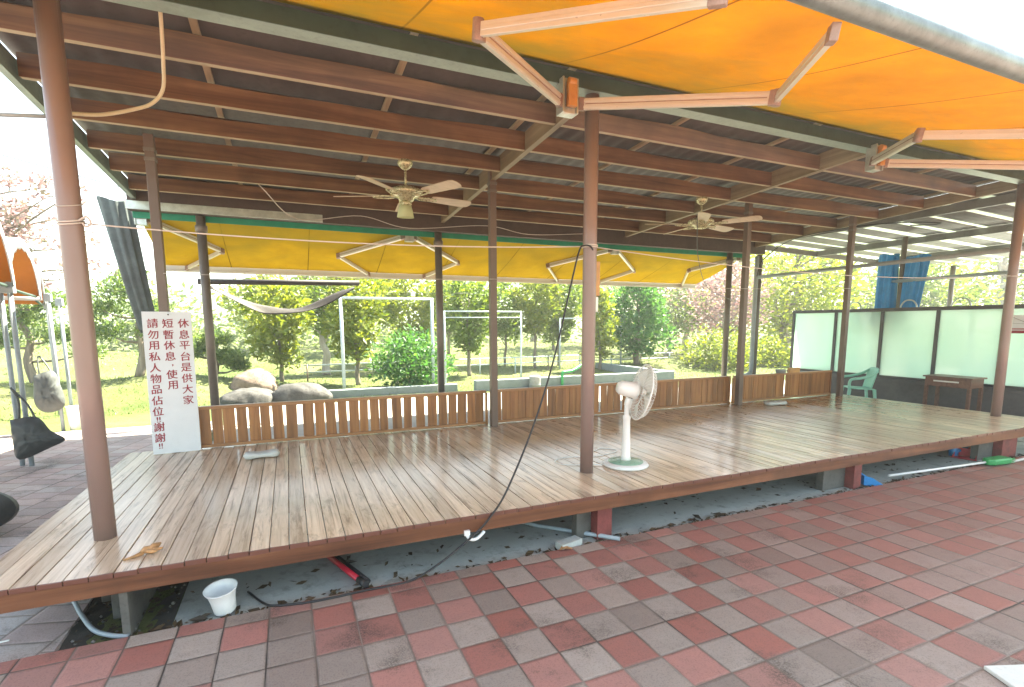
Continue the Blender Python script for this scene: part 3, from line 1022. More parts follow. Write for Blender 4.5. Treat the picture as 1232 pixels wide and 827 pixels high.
FY, FZ = -2.20, 2.735
fa = thing('awning', (5.0, -0.1, 3.25), 'orange folding arm awning stretched out in front of the pavilion', 'awning', 'folding arm awnings of the pavilion')
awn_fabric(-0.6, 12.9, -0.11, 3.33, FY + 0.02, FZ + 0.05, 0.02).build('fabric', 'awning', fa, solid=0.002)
m = MB().tube([(-0.62, FY, FZ), (5, FY, FZ), (12.92, FY, FZ)], 0.055, 20)
m.box((-0.62, FY + 0.02, FZ + 0.035), (12.92, FY + 0.05, FZ + 0.058))
m.build('front_bar', 'barsteel', fa)


def farm(x, y):
    return (x, y, 3.10 + 0.2 * y - 0.02)


for bx in (3.25, 7.06):
    arm_pair(fa, bx, -0.12, 3.07, 0.2, -1, [farm(bx - 1.13, -1.17), farm(bx + 0.98, -1.23)], [farm(bx - 0.42, FY + 0.06), farm(bx + 0.25, FY + 0.06)])
arm_pair(fa, -0.3, -0.12, 3.07, 0.2, -1, [farm(-1, -1), farm(0.75, -1.2)], [farm(0, -2), farm(-0.3, FY + 0.06)], (False, True))
arm_pair(fa, 10.4, -0.12, 3.07, 0.2, -1, [farm(9.4, -1.2), farm(11, -1.2)], [farm(10.2, FY + 0.06), farm(11, -2)], (True, False))

ra = thing('awning', (5.0, 4.75, 2.9), 'yellow folding arm awning sloping down over the garden behind the pavilion', 'awning', 'folding arm awnings of the pavilion')
RY, RZ = 6.32, 2.27
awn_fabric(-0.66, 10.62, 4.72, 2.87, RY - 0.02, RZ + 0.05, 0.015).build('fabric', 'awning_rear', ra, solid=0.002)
m = MB().box((-0.66, RY - 0.03, RZ - 0.05), (10.62, RY + 0.03, RZ - 0.012)).box((-0.66, RY - 0.022, RZ - 0.012), (10.62, RY + 0.035, RZ + 0.05))
m.build('front_bar', 'alu', ra, 0.006)
m = MB().box((-0.70, 4.70, 2.775), (10.64, 4.712, 2.87))
m.build('edging', 'greenstrip', ra)
m = MB().tube([(-0.70, 4.78, 2.90), (10.64, 4.78, 2.90)], 0.035, 14)
m.build('roller', 'galv', ra)


def rarm(x, y):
    return (x, y, 2.80 - 0.345 * (y - 4.75))


for bx in (3.05, 7.1):
    arm_pair(ra, bx, 4.76, 2.79, -0.345, 1, [rarm(bx - 1.06, 5.58), rarm(bx + 1.11, 5.62)], [rarm(bx - 0.45, RY - 0.05), rarm(bx + 0.6, RY - 0.05)])
arm_pair(ra, -0.62, 4.76, 2.79, -0.345, 1, [rarm(-1, 5), rarm(0.25, 5.60)], [rarm(0, 6), rarm(-0.36, RY - 0.05)], (False, True))
arm_pair(ra, 10.5, 4.76, 2.79, -0.345, 1, [rarm(9.62, 5.48), rarm(11, 5)], [rarm(10.15, RY - 0.05), rarm(11, 6)], (True, False))

# ------------------------------------------------------------------ lean-to roof on the far side
lt = thing('lean_to_roof', (13.5, 2.4, 3.0), 'low side roof of grey sheets and milky strips on grey beams beyond the deck', 'roof')


def zl(x):
    return 3.12 - 0.035 * (x - 10.7)


y = -0.32
k = 0
g1, g2 = MB(), MB()
while y < 5.25:
    wd = 0.42 if k % 2 == 0 else 0.14
    y2 = min(y + wd, 5.3)
    tgt = g1 if k % 2 == 0 else g2

    def fn(u, v, y=y, y2=y2):
        xx = 10.75 + 7.5 * u
        yy = y + (y2 - y) * v
        return (xx, yy, zl(xx) + 0.16 + 0.01 * math.sin(yy * 2 * math.pi / 0.09))
    tgt.grid(fn, 2, 8)
    y = y2
    k += 1
g1.build('grey_sheets', 'leanto', lt, solid=0.004)
g2.build('milky_strips', 'clearstrip', lt, solid=0.003)
for x in (11.15, 13.6, 16.0):
    m = MB().bar((x, 0.0, zl(x) + 0.07), (x, 5.3, zl(x) + 0.07), 0.07, 0.13)
    m.build('beam', 'leanto', lt, 0.003)
m = MB().bar((10.95, 5.27, zl(10.95) + 0.06), (18.2, 5.27, zl(18.2) + 0.06), 0.05, 0.12)
m.build('eaves_beam', 'leanto', lt, 0.003)
for x in (13.6, 17.9):
    m = MB().tube([(x, 4.4, GZ - 0.02), (x, 4.4, zl(x) + 0.02)], 0.06, 14)
    m.build('post', 'postgrey', lt)
m = MB().tube([(12.9, 3.1, 2.20), (12.9, -1.5, 2.24)], 0.035, 12)
m.build('rail', 'grey', lt)

# ================================================================== CEILING FANS
def ceiling_fan(loc, rz, label, lamp=True):
    x, y, z = loc
    f = thing('ceiling_fan', (x, y, z), label, 'ceiling fan', 'ceiling fans under the pavilion roof')
    f.rotation_euler.z = rz
    O = (0, 0, 0)
    MB().lathe([(0.0, 0.0), (0.075, 0.0), (0.085, -0.03), (0.07, -0.06), (0.045, -0.085), (0.02, -0.10), (0.0, -0.10)], 28).build('canopy', 'ivory', f, off=O)
    MB().tube([(0, 0, -0.09), (0, 0, -0.29)], 0.013, 12).build('rod', 'ivory', f, off=O)
    MB().lathe([(0.0, -0.27), (0.04, -0.275), (0.10, -0.285), (0.165, -0.31), (0.185, -0.335), (0.175, -0.36), (0.13, -0.385), (0.09, -0.40), (0.08, -0.43), (0.0, -0.43)], 32).build('motor', 'ivory', f, off=O)
    if lamp:
        l = MB().lathe([(0.035, -0.43), (0.055, -0.445), (0.06, -0.47), (0.04, -0.475)], 24).build('lamp_holder', 'ivory', f, off=O)
        MB().lathe([(0.062, -0.46), (0.082, -0.53), (0.095, -0.60), (0.088, -0.603), (0.055, -0.47)], 24, mat=Matrix.Rotation(R(6), 3, 'X')).build('lamp_shade', 'lampglass', l, off=O)
    for k in range(5):
        a = R(-62 + 72 * k)
        rot = Matrix.Rotation(a, 3, 'Z')
        tilt = rot @ Matrix.Rotation(R(-13), 3, 'X')
        outl = [(0.30, -0.055), (0.34, -0.07), (0.74, -0.085), (0.79, -0.07), (0.81, -0.03), (0.81, 0.03), (0.79, 0.07), (0.74, 0.085), (0.34, 0.07), (0.30, 0.055)]
        m = MB().prism(outl, (0, 0, -0.375), tilt @ Vector((1, 0, 0)), tilt @ Vector((0, 1, 0)), tilt @ Vector((0, 0, 0.008)))
        b = m.build('blade', 'blade', f, 0.002, off=O)
        h = MB()
        for s in (-1, 1):
            pts = [Vector((0.11, 0.01 * s, -0.375)), Vector((0.18, 0.05 * s, -0.385)), Vector((0.26, 0.055 * s, -0.382)), Vector((0.34, 0.03 * s, -0.381)), Vector((0.37, 0, -0.381))]
            h.tube([rot @ p for p in smoothpath(pts, 4)], 0.009, 8)
        h.build('blade_holder', 'ivory', b, off=O)
    return f


ceiling_fan((2.42, 2.03, zr(2.03) + 0.0), 0, 'ivory ceiling fan with glass lamp hanging left of the middle posts')
ceiling_fan((6.69, 2.04, zr(2.04) + 0.0), R(4), 'ivory ceiling fan without lamp shade near the third rafter on the right', False)

# ================================================================== STANDING FAN
sf = thing('standing_fan', (4.0, 0.03, 0.002), 'white standing fan with pale green topped base beside the middle front post', 'fan')
O = (0, 0, 0)
b = MB().lathe([(0.0, 0.0), (0.205, 0.0), (0.215, 0.012), (0.205, 0.03), (0.16, 0.04), (0.0, 0.04)], 40)
ba = b.build('base', 'white', sf, off=O)
MB().lathe([(0.165, 0.0395), (0.162, 0.044), (0.05, 0.056), (0.0, 0.058)], 36).build('base_cover', 'fangreen', ba, off=O)
MB().lathe([(0.05, 0.05), (0.043, 0.09), (0.033, 0.44), (0.037, 0.45), (0.037, 0.475), (0.03, 0.48), (0.024, 0.49), (0.022, 0.62), (0.0, 0.62)], 24).build('pole', 'white', sf, off=O)
FN = Vector((0.90, -0.30, -0.22)).normalized()      # the way the fan blows
FM = FN.to_track_quat('Z', 'Y').to_matrix()
FC = Vector((0.115, -0.055, 0.70))
m = MB()
pr = [(0.0, -0.235), (0.045, -0.232), (0.066, -0.20), (0.075, -0.12), (0.078, -0.06), (0.07, -0.035), (0.0, -0.03)]
m.lathe(pr, 26, FC, FM)
mo = m.build('motor_housing', 'white', sf, off=O)
m = MB()
for k in range(7):
    d = Vector((math.cos(R(250 + 12 * k)), math.sin(R(250 + 12 * k)), 0)) * 0.079
    m.bar(FC + FM @ (d + Vector((0, 0, -0.11))), FC + FM @ (d + Vector((0, 0, -0.075))), 0.006, 0.004, FM @ d)
m.build('vent', 'black', mo, off=O)
m = MB().bar((0.005, 0, 0.55), (0.03, -0.01, 0.66), 0.05, 0.04, (1, 0, 0))
m.tube([(0.0, 0.0, 0.57), (0.02, -0.01, 0.66)], 0.03, 14)
m.build('neck', 'white', sf, 0.004, off=O)
m = MB()
RC = 0.262
for fs, dp in ((1, 0.085), (-1, -0.055)):
    for k in range(44):
        a = 2 * math.pi * k / 44
        pts = []
        for t in (0.22, 0.45, 0.7, 0.88, 1.0):
            r = RC * t
            z = dp * math.sqrt(max(0, 1 - t ** 3.2))
            pts.append(FC + FM @ Vector((math.cos(a + 0.25 * (1 - t)) * r, math.sin(a + 0.25 * (1 - t)) * r, z)))
        m.tube(pts, 0.0017, 5, False)
    m.lathe([(0.0, dp * 1.02), (0.058, dp * 1.0), (0.06, dp * 0.93), (0.0, dp * 0.93)], 24, FC, FM)
ring = [FC + FM @ Vector((RC * math.cos(2 * math.pi * k / 48), RC * math.sin(2 * math.pi * k / 48), 0)) for k in range(49)]
m.tube(ring, 0.006, 8, False)
for t, zz in ((0.62, 0.082), (0.62, -0.05)):
    m.tube([FC + FM @ Vector((RC * t * math.cos(2 * math.pi * k / 40), RC * t * math.sin(2 * math.pi * k / 40), zz * math.sqrt(1 - t ** 3.2) / 0.96)) for k in range(41)], 0.0018, 6, False)
m.build('cage', 'white', sf, off=O)
m = MB()
for k in range(5):
    a0 = 2 * math.pi * k / 5

    def bl(u, v, a0=a0):
        r = 0.05 + 0.185 * v
        a = a0 + (u - 0.5) * (0.9 + 0.25 * v)
        return tuple(FC + FM @ Vector((r * math.cos(a), r * math.sin(a), 0.02 + (u - 0.5) * 0.05)))
    m.grid(bl, 6, 6)
m.lathe([(0.0, 0.045), (0.035, 0.04), (0.04, 0.0), (0.0, 0.0)], 20, FC, FM)
m.build('blades', 'offwhite', sf, off=O, solid=0.003)

# flex of the standing fan, lying on the boards
m = MB().tube(smoothpath([(3.83, 0.10, 0.012), (3.62, 0.20, 0.006), (3.46, 0.28, 0.006), (3.45, 0.42, 0.006), (3.62, 0.50, 0.006), (3.95, 0.42, 0.006), (4.25, 0.52, 0.006), (4.16, 0.68, 0.006), (4.02, 0.60, 0.006)], 6), 0.004, 8)
tag(m.build('fan_cord', 'white'), 'thin white cord looped on the boards behind the standing fan', 'cord')

# ================================================================== NOTICE BOARD
SB = Vector((-0.215, 2.352, 0.004))
SX = Vector((0.42, 0.028, 0)).normalized()
SU = Vector((0.0, 0.035, 1.0)).normalized()
SN = SX.cross(SU).normalized()          # towards the viewer is -SN ... checked below
if SN.y > 0:
    SN = -SN
nbd = thing('notice_board', SB, 'tall white notice board with red Chinese writing leaning at the left post', 'notice board')
SWd, SH = 0.425, 1.47
MB().prism([(0, 0), (SWd, 0), (SWd, SH), (0, SH)], SB, SX, SU, -SN * 0.018).build('board', 'signwhite', nbd, 0.002)
m = MB().lathe([(0.0, 0.004), (0.007, 0.004), (0.007, 0.0)], 12, SB + SX * (SWd * 0.53) + SU * (SH - 0.03) + SN * 0.0005, Matrix((SX, SU, SN)).transposed())
m.build('nail', 'black', nbd)

dg = None
txt_v, txt_f = [], []
SMAT = Matrix((SX, SU, SN)).transposed()


def glyph(ch, size, cx, cy):
    """one character as flat lettering on the board, centred at cx from the left edge and cy from the top"""
    cu = bpy.data.curves.new('glyph', 'FONT')
    cu.body = ch
    cu.size = size
    cu.resolution_u = 3
    cu.extrude = 0.0006
    o = bpy.data.objects.new('glyph', cu)
    COL.objects.link(o)
    d = bpy.context.evaluated_depsgraph_get()
    me = bpy.data.meshes.new_from_object(o.evaluated_get(d))
    if len(me.vertices):
        xs = [v.co.x for v in me.vertices]
        ys = [v.co.y for v in me.vertices]
        mx, my = (min(xs) + max(xs)) / 2, (min(ys) + max(ys)) / 2
        o2 = len(txt_v)
        for v in me.vertices:
            sk = 0.06 * (v.co.x - mx)          # brush lettering climbs a little to the right
            p = SB + SMAT @ Vector((cx + (v.co.x - mx), SH - cy + (v.co.y - my) + sk, 0.0014 + v.co.z))
            txt_v.append(tuple(p))
        for p in me.polygons:
            txt_f.append(tuple(i + o2 for i in p.vertices))
        for sx_, sy_, sz_ in ((0.0016, 0.0008, 0.0004), (-0.0016, -0.0006, 0.0008)):      # brush thickness
            o3 = len(txt_v)
            for v in me.vertices:
                sk = 0.06 * (v.co.x - mx)
                txt_v.append(tuple(SB + SMAT @ Vector((cx + (v.co.x - mx) + sx_, SH - cy + (v.co.y - my) + sk + sy_, 0.0014 + sz_ + v.co.z))))
            for p in me.polygons:
                txt_f.append(tuple(i + o3 for i in p.vertices))
    bpy.data.objects.remove(o)
    bpy.data.curves.remove(cu)
    bpy.data.meshes.remove(me)


for i, ch in enumerate('休息平台是供大家'):
    glyph(ch, 0.100, 0.352 - 0.001 * i, 0.118 + 0.1145 * i)
for ch, cy in zip('短暫休息', (0.118, 0.234, 0.343, 0.456)):
    glyph(ch, 0.100, 0.215, cy)
glyph(',', 0.09, 0.230, 0.552)
for ch, cy in zip('使用', (0.645, 0.757)):
    glyph(ch, 0.100, 0.217, cy)
for i, ch in enumerate('請勿用私人物品佔位'):
    glyph(ch, 0.100, 0.086 - 0.002 * i, 0.118 + 0.1130 * i)
for (ch, cy) in (('!!', 1.108), ('謝', 1.185), ('謝', 1.298), ('!!', 1.385)):
    glyph(ch, 0.100 if ch != '!!' else 0.080, 0.070, cy)
m = MB().add(txt_v, txt_f)
m.build('lettering', 'red', nbd)

# ================================================================== SMALL THINGS ON THE DECK
def pillow(loc, rz, label, sx=0.17, sy=0.075):
    m = MB()
    rot = Matrix.Rotation(rz, 3, 'Z')

    def fn(u, v):
        a = 2 * math.pi * u
        s = -1 + 2 * v
        cs = math.copysign(abs(math.cos(a)) ** 0.6, math.cos(a))
        sn = math.copysign(abs(math.sin(a)) ** 0.6, math.sin(a))
        e = (1 - abs(s) ** 6) ** 0.5 if abs(s) < 1 else 0
        e = max(e, 0.02)
        p = Vector((s * sx, cs * sy * e, 0.034 + sn * 0.033 * e * (1 - 0.25 * math.cos(s * 3))))
        return tuple(rot @ p + Vector(loc))
    m.grid(fn, 20, 18)
    return tag(m.build('headrest', 'palegrey', off=loc), label, 'headrest', 'pale headrests lying on the deck')


pillow((0.82, 1.78, 0.002), R(4), 'pale grey headrest lying on the boards near the notice board')
pillow((8.42, 2.02, 0.002), R(-6), 'pale grey headrest lying at the foot of the short right fence', 0.20, 0.09)

m = MB()
pts = [(0.20, -0.45, 0.006), (0.24, -0.43, 0.008), (0.285, -0.405, 0.014)]
m.tube(pts, [0.006, 0.009, 0.014], 8)
for k, (cx, cy, cz, ra_, ln, an) in enumerate(((0.31, -0.385, 0.022, 0.022, 0.045, 0.5), (0.34, -0.37, 0.032, 0.018, 0.04, 0.9), (0.325, -0.415, 0.018, 0.013, 0.04, -0.4), (0.35, -0.395, 0.02, 0.011, 0.035, 0.1))):
    d = Vector((math.cos(an), math.sin(an), 0.15))
    c0 = Vector((cx, cy, cz))
    m.tube([c0 - d * ln, c0 - d * ln * 0.4 + Vector((0, 0, 0.008)), c0 + d * ln * 0.3, c0 + d * ln * 0.9], [ra_ * 0.4, ra_, ra_ * 0.9, ra_ * 0.3], 9)
tag(m.build('crumpled_scrap', 'tan', off=(0.3, -0.4, 0)), 'small crumpled tan scrap with a dark tail beside the left front post', 'scrap')

# tub and wooden block on the fence by the corner
m = MB().lathe([(0.0, 0), (0.075, 0), (0.09, 0.055), (0.094, 0.06), (0.085, 0.06), (0.072, 0.012), (0, 0.012)], 24, (9.05, 2.462, 0.4655))
tag(m.build('tub', 'grey', off=(9.05, 2.462, 0.4655)), 'grey blue plastic tub standing on the short right fence', 'tub')
m = MB().box((9.25, 2.43, 0.4655), (9.50, 2.49, 0.55))
tag(m.build('wooden_block', 'cardboard', bevel=0.006, off=(9.37, 2.46, 0.4655)), 'orange wooden block lying on the short right fence beside the tub', 'block')

# ================================================================== THINGS UNDER AND IN FRONT OF THE DECK
S0 = GZ - 0.024
m = MB()
rot = Matrix.Rotation(R(-5), 3, 'Y') @ Matrix.Rotation(R(8), 3, 'X') @ Matrix.Scale(0.84, 3)
m.lathe([(0.0, 0.0), (0.068, 0.0), (0.072, 0.006), (0.082, 0.10), (0.092, 0.15), (0.108, 0.182), (0.111, 0.19), (0.103, 0.187), (0.086, 0.15), (0.076, 0.10), (0.066, 0.012), (0.0, 0.012)], 36, (0.69, -0.50, S0 + 0.018), rot)
tag(m.build('bucket', 'white', off=(0.66, -0.50, S0)), 'white flared plastic bucket standing tilted under the deck edge', 'bucket')

p = thing('pipe', (1.42, -0.33, S0), 'short red pipe with black end lying on concrete below the deck', 'pipe')
MB().tube([(1.28, 0.12, S0 + 0.022), (1.485, -0.50, S0 + 0.035)], 0.019, 12).build('tube', 'redplastic', p)
MB().tube([(1.478, -0.48, S0 + 0.035), (1.51, -0.585, S0 + 0.045)], 0.024, 12).build('end_cap', 'black', p)
m = MB().tube([(1.33, 0.10, S0 + 0.02), (1.535, -0.50, S0 + 0.02)], 0.018, 12)
tag(m.build('pipe', 'black', off=(1.43, -0.2, S0)), 'black pipe lying close beside the short red pipe', 'pipe')
m = MB().tube([(2.75, 0.30, S0 + 0.02), (3.0, -0.10, S0 + 0.022), (3.46, -0.655, GZ + 0.017)], 0.017, 12)
tag(m.build('pipe', 'grey', off=(3.1, -0.2, S0)), 'long blue grey pipe sticking out past the red support block', 'pipe')
m = MB()
rot = Matrix.Rotation(R(14), 3, 'Z')
m.box((-0.105, -0.045, 0), (0.105, 0.045, 0.058), rot, (0, 0, 0))
m.v = [(x + 3.06, y - 0.545, z + S0 + 0.001) for x, y, z in m.v]
tag(m.build('brick', 'palebrick', bevel=0.005, off=(3.06, -0.545, S0)), 'single pale brick lying by the end of the blue grey pipe', 'brick')
m = MB()


def lf(u, v):
    a = u - 0.5
    wd = 0.03 * math.sin(math.pi * v) + 0.002
    return (2.985 + 0.11 * (v - 0.5), -0.628 + a * wd * 2, GZ + 0.006 + 0.02 * abs(a) + 0.01 * math.sin(4 * v))


m.grid(lf, 4, 8)
tag(m.build('dry_leaf', 'tan', off=(2.98, -0.63, GZ), solid=0.001), 'curled brown leaf lying beside the single pale brick', 'leaf')

m = MB().tube(smoothpath([(-0.28, 0.04, GZ + 0.05), (-0.17, -0.10, GZ + 0.06), (-0.08, -0.26, GZ + 0.02), (0.02, -0.42, GZ - 0.01), (0.13, -0.53, GZ - 0.008), (0.22, -0.56, GZ - 0.02)], 6), 0.013, 10)
tag(m.build('hose', 'grey', off=(0, -0.3, GZ)), 'grey hose curving over dark soil at the left end of the deck', 'hose')
m = MB().tube([(-0.6, -0.43, GZ + 0.008), (-0.50, -0.40, GZ + 0.006), (-0.36, -0.385, GZ + 0.006)], [0.004, 0.006, 0.005], 8)
tag(m.build('cable_end', 'white', off=(-0.5, -0.4, GZ)), 'short white cable end lying on pavers at the left edge', 'cable')

# plug-like white fitting hanging at the deck edge
m = MB().tube(smoothpath([(2.20, -0.60, -0.125), (2.225, -0.605, -0.165), (2.27, -0.605, -0.172), (2.31, -0.602, -0.15), (2.335, -0.60, -0.127)], 6), 0.012, 10)
m.box((2.185, -0.612, -0.135), (2.225, -0.592, -0.10))
tag(m.build('cable_clip', 'white', off=(2.26, -0.6, -0.13)), 'white curved clip under the deck edge where the black cord passes', 'clip')

# black cord from the middle post to the ground
m = MB()
pts = [(3.60, 0.02, 1.87), (3.53, -0.065, 1.97), (3.45, -0.07, 1.985), (3.40, -0.07, 1.93), (3.30, -0.10, 1.62), (3.10, -0.20, 1.05), (2.85, -0.34, 0.55), (2.55, -0.52, 0.13), (2.38, -0.615, -0.02), (2.25, -0.625, -0.13), (2.0, -0.625, -0.29), (1.78, -0.63, GZ + 0.006), (1.5, -0.635, GZ + 0.008), (1.2, -0.64, GZ + 0.007), (0.98, -0.60, GZ + 0.007), (0.90, -0.50, S0 + 0.012), (0.80, -0.30, S0 + 0.01)]
m.tube(smoothpath(pts, 8), 0.0075, 8)
tag(m.build('power_cord', 'black', off=(2.4, -0.4, 0.5)), 'long black power cord running from the middle post down to the pavers', 'cord')

# fittings on the middle post
ob = thing('outlet_box', (3.70, 0.10, 1.66), 'beige outlet box with plugs fixed behind the middle front post', 'outlet box')
MB().box((3.635, 0.062, 1.58), (3.70, 0.125, 1.88)).build('box', 'cardboard', ob, 0.006)
MB().box((3.64, 0.068, 1.44), (3.69, 0.118, 1.575)).build('plug', 'alu', ob, 0.006)
MB().tube(smoothpath([(3.67, 0.09, 1.88), (3.66, 0.08, 1.96), (3.60, 0.07, 1.99), (3.58, 0.02, 2.0)], 5), 0.006, 8).build('lead', 'black', ob)
m = MB()
for z in (1.985, 2.0):
    m.tube([(A + 0.063 * math.cos(2 * math.pi * k / 24), 0.063 * math.sin(2 * math.pi * k / 24), z) for k in range(25)], 0.006, 6, False)
tag(m.build('cord_tie', 'wire', off=(A, 0, 2)), 'pale cord tie wrapped round the middle front post', 'tie', 'cord ties round the posts')
m = MB()
for z in (1.93, 1.945, 2.03):
    m.tube([(0.064 * math.cos(2 * math.pi * k / 24), 0.064 * math.sin(2 * math.pi * k / 24), z - 0.02 * math.cos(2 * math.pi * k / 24 + 2)) for k in range(25)], 0.005 if z < 2 else 0.0025, 6, False)
m.tube(smoothpath([(0.05, -0.04, 1.94), (0.085, -0.03, 1.965), (0.10, -0.02, 1.93), (0.075, -0.02, 1.91), (0.06, -0.03, 1.93)], 5), 0.006, 6)
tag(m.build('cord_tie', 'wire', off=(0, 0, 1.94)), 'knotted pale cord tie wrapped round the left front post', 'tie', 'cord ties round the posts')
m = MB()
m.tube([(B3 + 0.063 * math.cos(2 * math.pi * k / 24), 0.063 * math.sin(2 * math.pi * k / 24), 1.97) for k in range(25)], 0.006, 6, False)
tag(m.build('cord_tie', 'wire', off=(B3, 0, 1.97)), 'pale cord tie wrapped round the right front post', 'tie', 'cord ties round the posts')


def wire(p, q, drop, r, label, mat='wire', cat='wire'):
    mb = MB().tube(sag(p, q, drop), r, 6)
    return tag(mb.build('clothes_line' if cat == 'line' else 'wire', mat, off=p), label, cat)


wire((0.06, 0, 1.93), (A - 0.06, 0, 1.99), 0.05, 0.0045, 'pale line stretched between the left and middle front posts', cat='line')
wire((A + 0.06, 0, 1.99), (B3 - 0.06, 0, 1.98), 0.12, 0.004, 'pale line stretched between the middle and right front posts', cat='line')
wire((0.0, 2.42, 1.86), (3.555, 2.25, 1.90), 0.02, 0.0035, 'thin line stretched between the notice board post and second square post', cat='line')
wire((3.555, 2.25, 1.90), (B3, 2.25, 1.95), 0.05, 0.0035, 'thin line stretched from second square post to the corner post', cat='line')
wire((-0.05, 0.03, 2.52), (-7.0, 1.4, 2.43), 0.05, 0.011, 'grey cable leading from the left front post out to the left', 'grey')
wire((-0.60, 4.3, 3.05), (-14, 6.0, 7.2), 0.25, 0.006, 'thin overhead wire crossing the sky from the left roof corner', 'black')
wire((5.0, 7.5, 2.05), (-3.0, 9.5, 2.05), 0.02, 0.004, 'thin garden wire strung above the white trellis frames', 'black')
# cream ceiling cable by the left post
m = MB().tube(smoothpath([(0.53, 0.05, 3.36), (0.525, 0.08, 3.15), (0.50, 0.2, 2.98), (0.47, 0.3, 2.86), (0.40, 0.32, 2.77), (0.30, 0.3, 2.71), (0.15, 0.2, 2.62), (0.03, 0.06, 2.56)], 6), 0.011, 10)
tag(m.build('ceiling_cable', 'rope', off=(0.4, 0.2, 2.8)), 'cream ceiling cable curving down to the left front post', 'cable')
m = MB().tube(smoothpath([(0.9, 3.4, 3.05), (1.35, 4.4, 2.86), (2.25, 4.5, 2.99), (3.0, 4.5, 2.86), (4.3, 4.5, 2.99), (5.1, 4.5, 2.90), (6.2, 4.5, 2.98)], 8), 0.006, 8)
tag(m.build('ceiling_cable', 'wire', off=(2.4, 4.5, 2.9)), 'thin pale cable sagging along the dark rear beam', 'cable')
m = MB().tube(smoothpath([(6.3, 1.7, 2.78), (7.2, 2.6, 2.35), (8.4, 3.6, 2.0), (9.9, 4.5, 1.85)], 8), 0.006, 8)
tag(m.build('hanging_wire', 'black', off=(8, 3, 2.2)), 'thin dark wire slanting from the right ceiling fan to the rear posts', 'wire')
m = MB().tube(smoothpath([(10.55, 4.4, 2.35), (10.6, 4.3, 2.7), (10.6, 3.6, 3.02), (10.62, 2.4, 3.06), (10.7, 1.6, 3.0), (10.9, 1.2, 2.94), (11.1, 1.4, 2.96), (11.2, 1.8, 3.02)], 8), 0.009, 8)
tag(m.build('hanging_wire', 'black', off=(10.6, 3, 3)), 'black wire drooping along the edge of the lean-to roof', 'wire')

# ================================================================== BROOM, DUSTPANS
br = thing('broom', (8.2, -0.58, GZ), 'green headed broom with long white handle lying along the deck edge', 'broom')
MB().tube([(7.15, -0.50, GZ + 0.035), (8.75, -0.655, GZ + 0.045)], 0.013, 10).build('handle', 'white', br)
m = MB()
d = Vector((1.0, -0.10, 0)).normalized()
s = Vector((0.10, 1.0, 0)).normalized()
m.prism([(0, -0.03), (0.06, -0.07), (0.34, -0.075), (0.38, -0.06), (0.38, 0.06), (0.34, 0.075), (0.06, 0.07), (0, 0.03)], Vector((8.74, -0.655, GZ + 0.012)), d, s, (0, 0, 0.075))
hd = m.build('head', 'green', br, 0.02)
m = MB()
for i in range(60):
    q = Vector((9.10, -0.69, GZ + 0.02)) + s * rnd.uniform(-0.06, 0.06) + Vector((0, 0, rnd.uniform(0, 0.05)))
    m.bar(q, q + d * rnd.uniform(0.07, 0.1), 0.004, 0.004)
m.build('bristles', 'green', hd)
m = MB().tube([(9.15, -0.72, GZ + 0.02), (11.3, -0.70, GZ + 0.03)], 0.016, 10)
tag(m.build('pole', 'offwhite', off=(10, -0.7, GZ)), 'plain white pole lying on the paving past the green broom head', 'pole')


def dustpan(loc, rz, mat, label):
    t = thing('dustpan', loc, label, 'dustpan', 'dustpans under the deck edge')
    t.rotation_euler.z = rz
    m = MB()
    m.prism([(-0.13, 0), (0.13, 0), (0.10, 0.20), (-0.10, 0.20)], (0, 0, 0.004), (1, 0, 0), (0, 1, 0), (0, 0, 0.005))
    m.prism([(0, 0), (0.20, 0), (0.20, 0.10), (0.12, 0.08)], (-0.118, 0, 0.0095), (0.1, 1, 0), (0, 0, 1), (0.005, 0, 0))
    m.prism([(0, 0), (0.20, 0), (0.20, 0.10), (0.12, 0.08)], (0.118, 0, 0.0095), (-0.1, 1, 0), (0, 0, 1), (-0.005, 0, 0))
    m.prism([(-0.10, 0), (0.10, 0), (0.10, 0.10), (-0.10, 0.10)], (0, 0.20, 0.0095), (1, 0, 0), (0, 0, 1), (0, 0.005, 0))
    m.build('pan', mat, t, 0.002, off=(0, 0, 0))
    MB().tube([(0, 0.20, 0.07), (0, 0.30, 0.09), (0, 0.42, 0.10)], [0.022, 0.016, 0.018], 12).build('handle', mat, t, off=(0, 0, 0))
    return t


dustpan((6.93, -0.52, GZ - 0.02), R(62), 'blue', 'blue dustpan lying beside the red support block at the white broom handle')
dustpan((8.95, -0.34, GZ - 0.02), R(-75), 'redplastic', 'red dustpan lying under the deck behind the green broom head')
m = MB().lathe([(0, 0), (0.05, 0), (0.055, 0.08), (0.03, 0.12), (0.02, 0.16), (0, 0.16)], 18, (9.05, -0.18, GZ - 0.02))
m.tube([(9.07, -0.2, GZ + 0.05), (9.5, -0.25, GZ + 0.06)], [0.02, 0.05], 12)
tag(m.build('spray_bottle', 'blue', off=(9.05, -0.18, GZ)), 'small blue bottle lying in shade under the deck behind red dustpan', 'bottle')

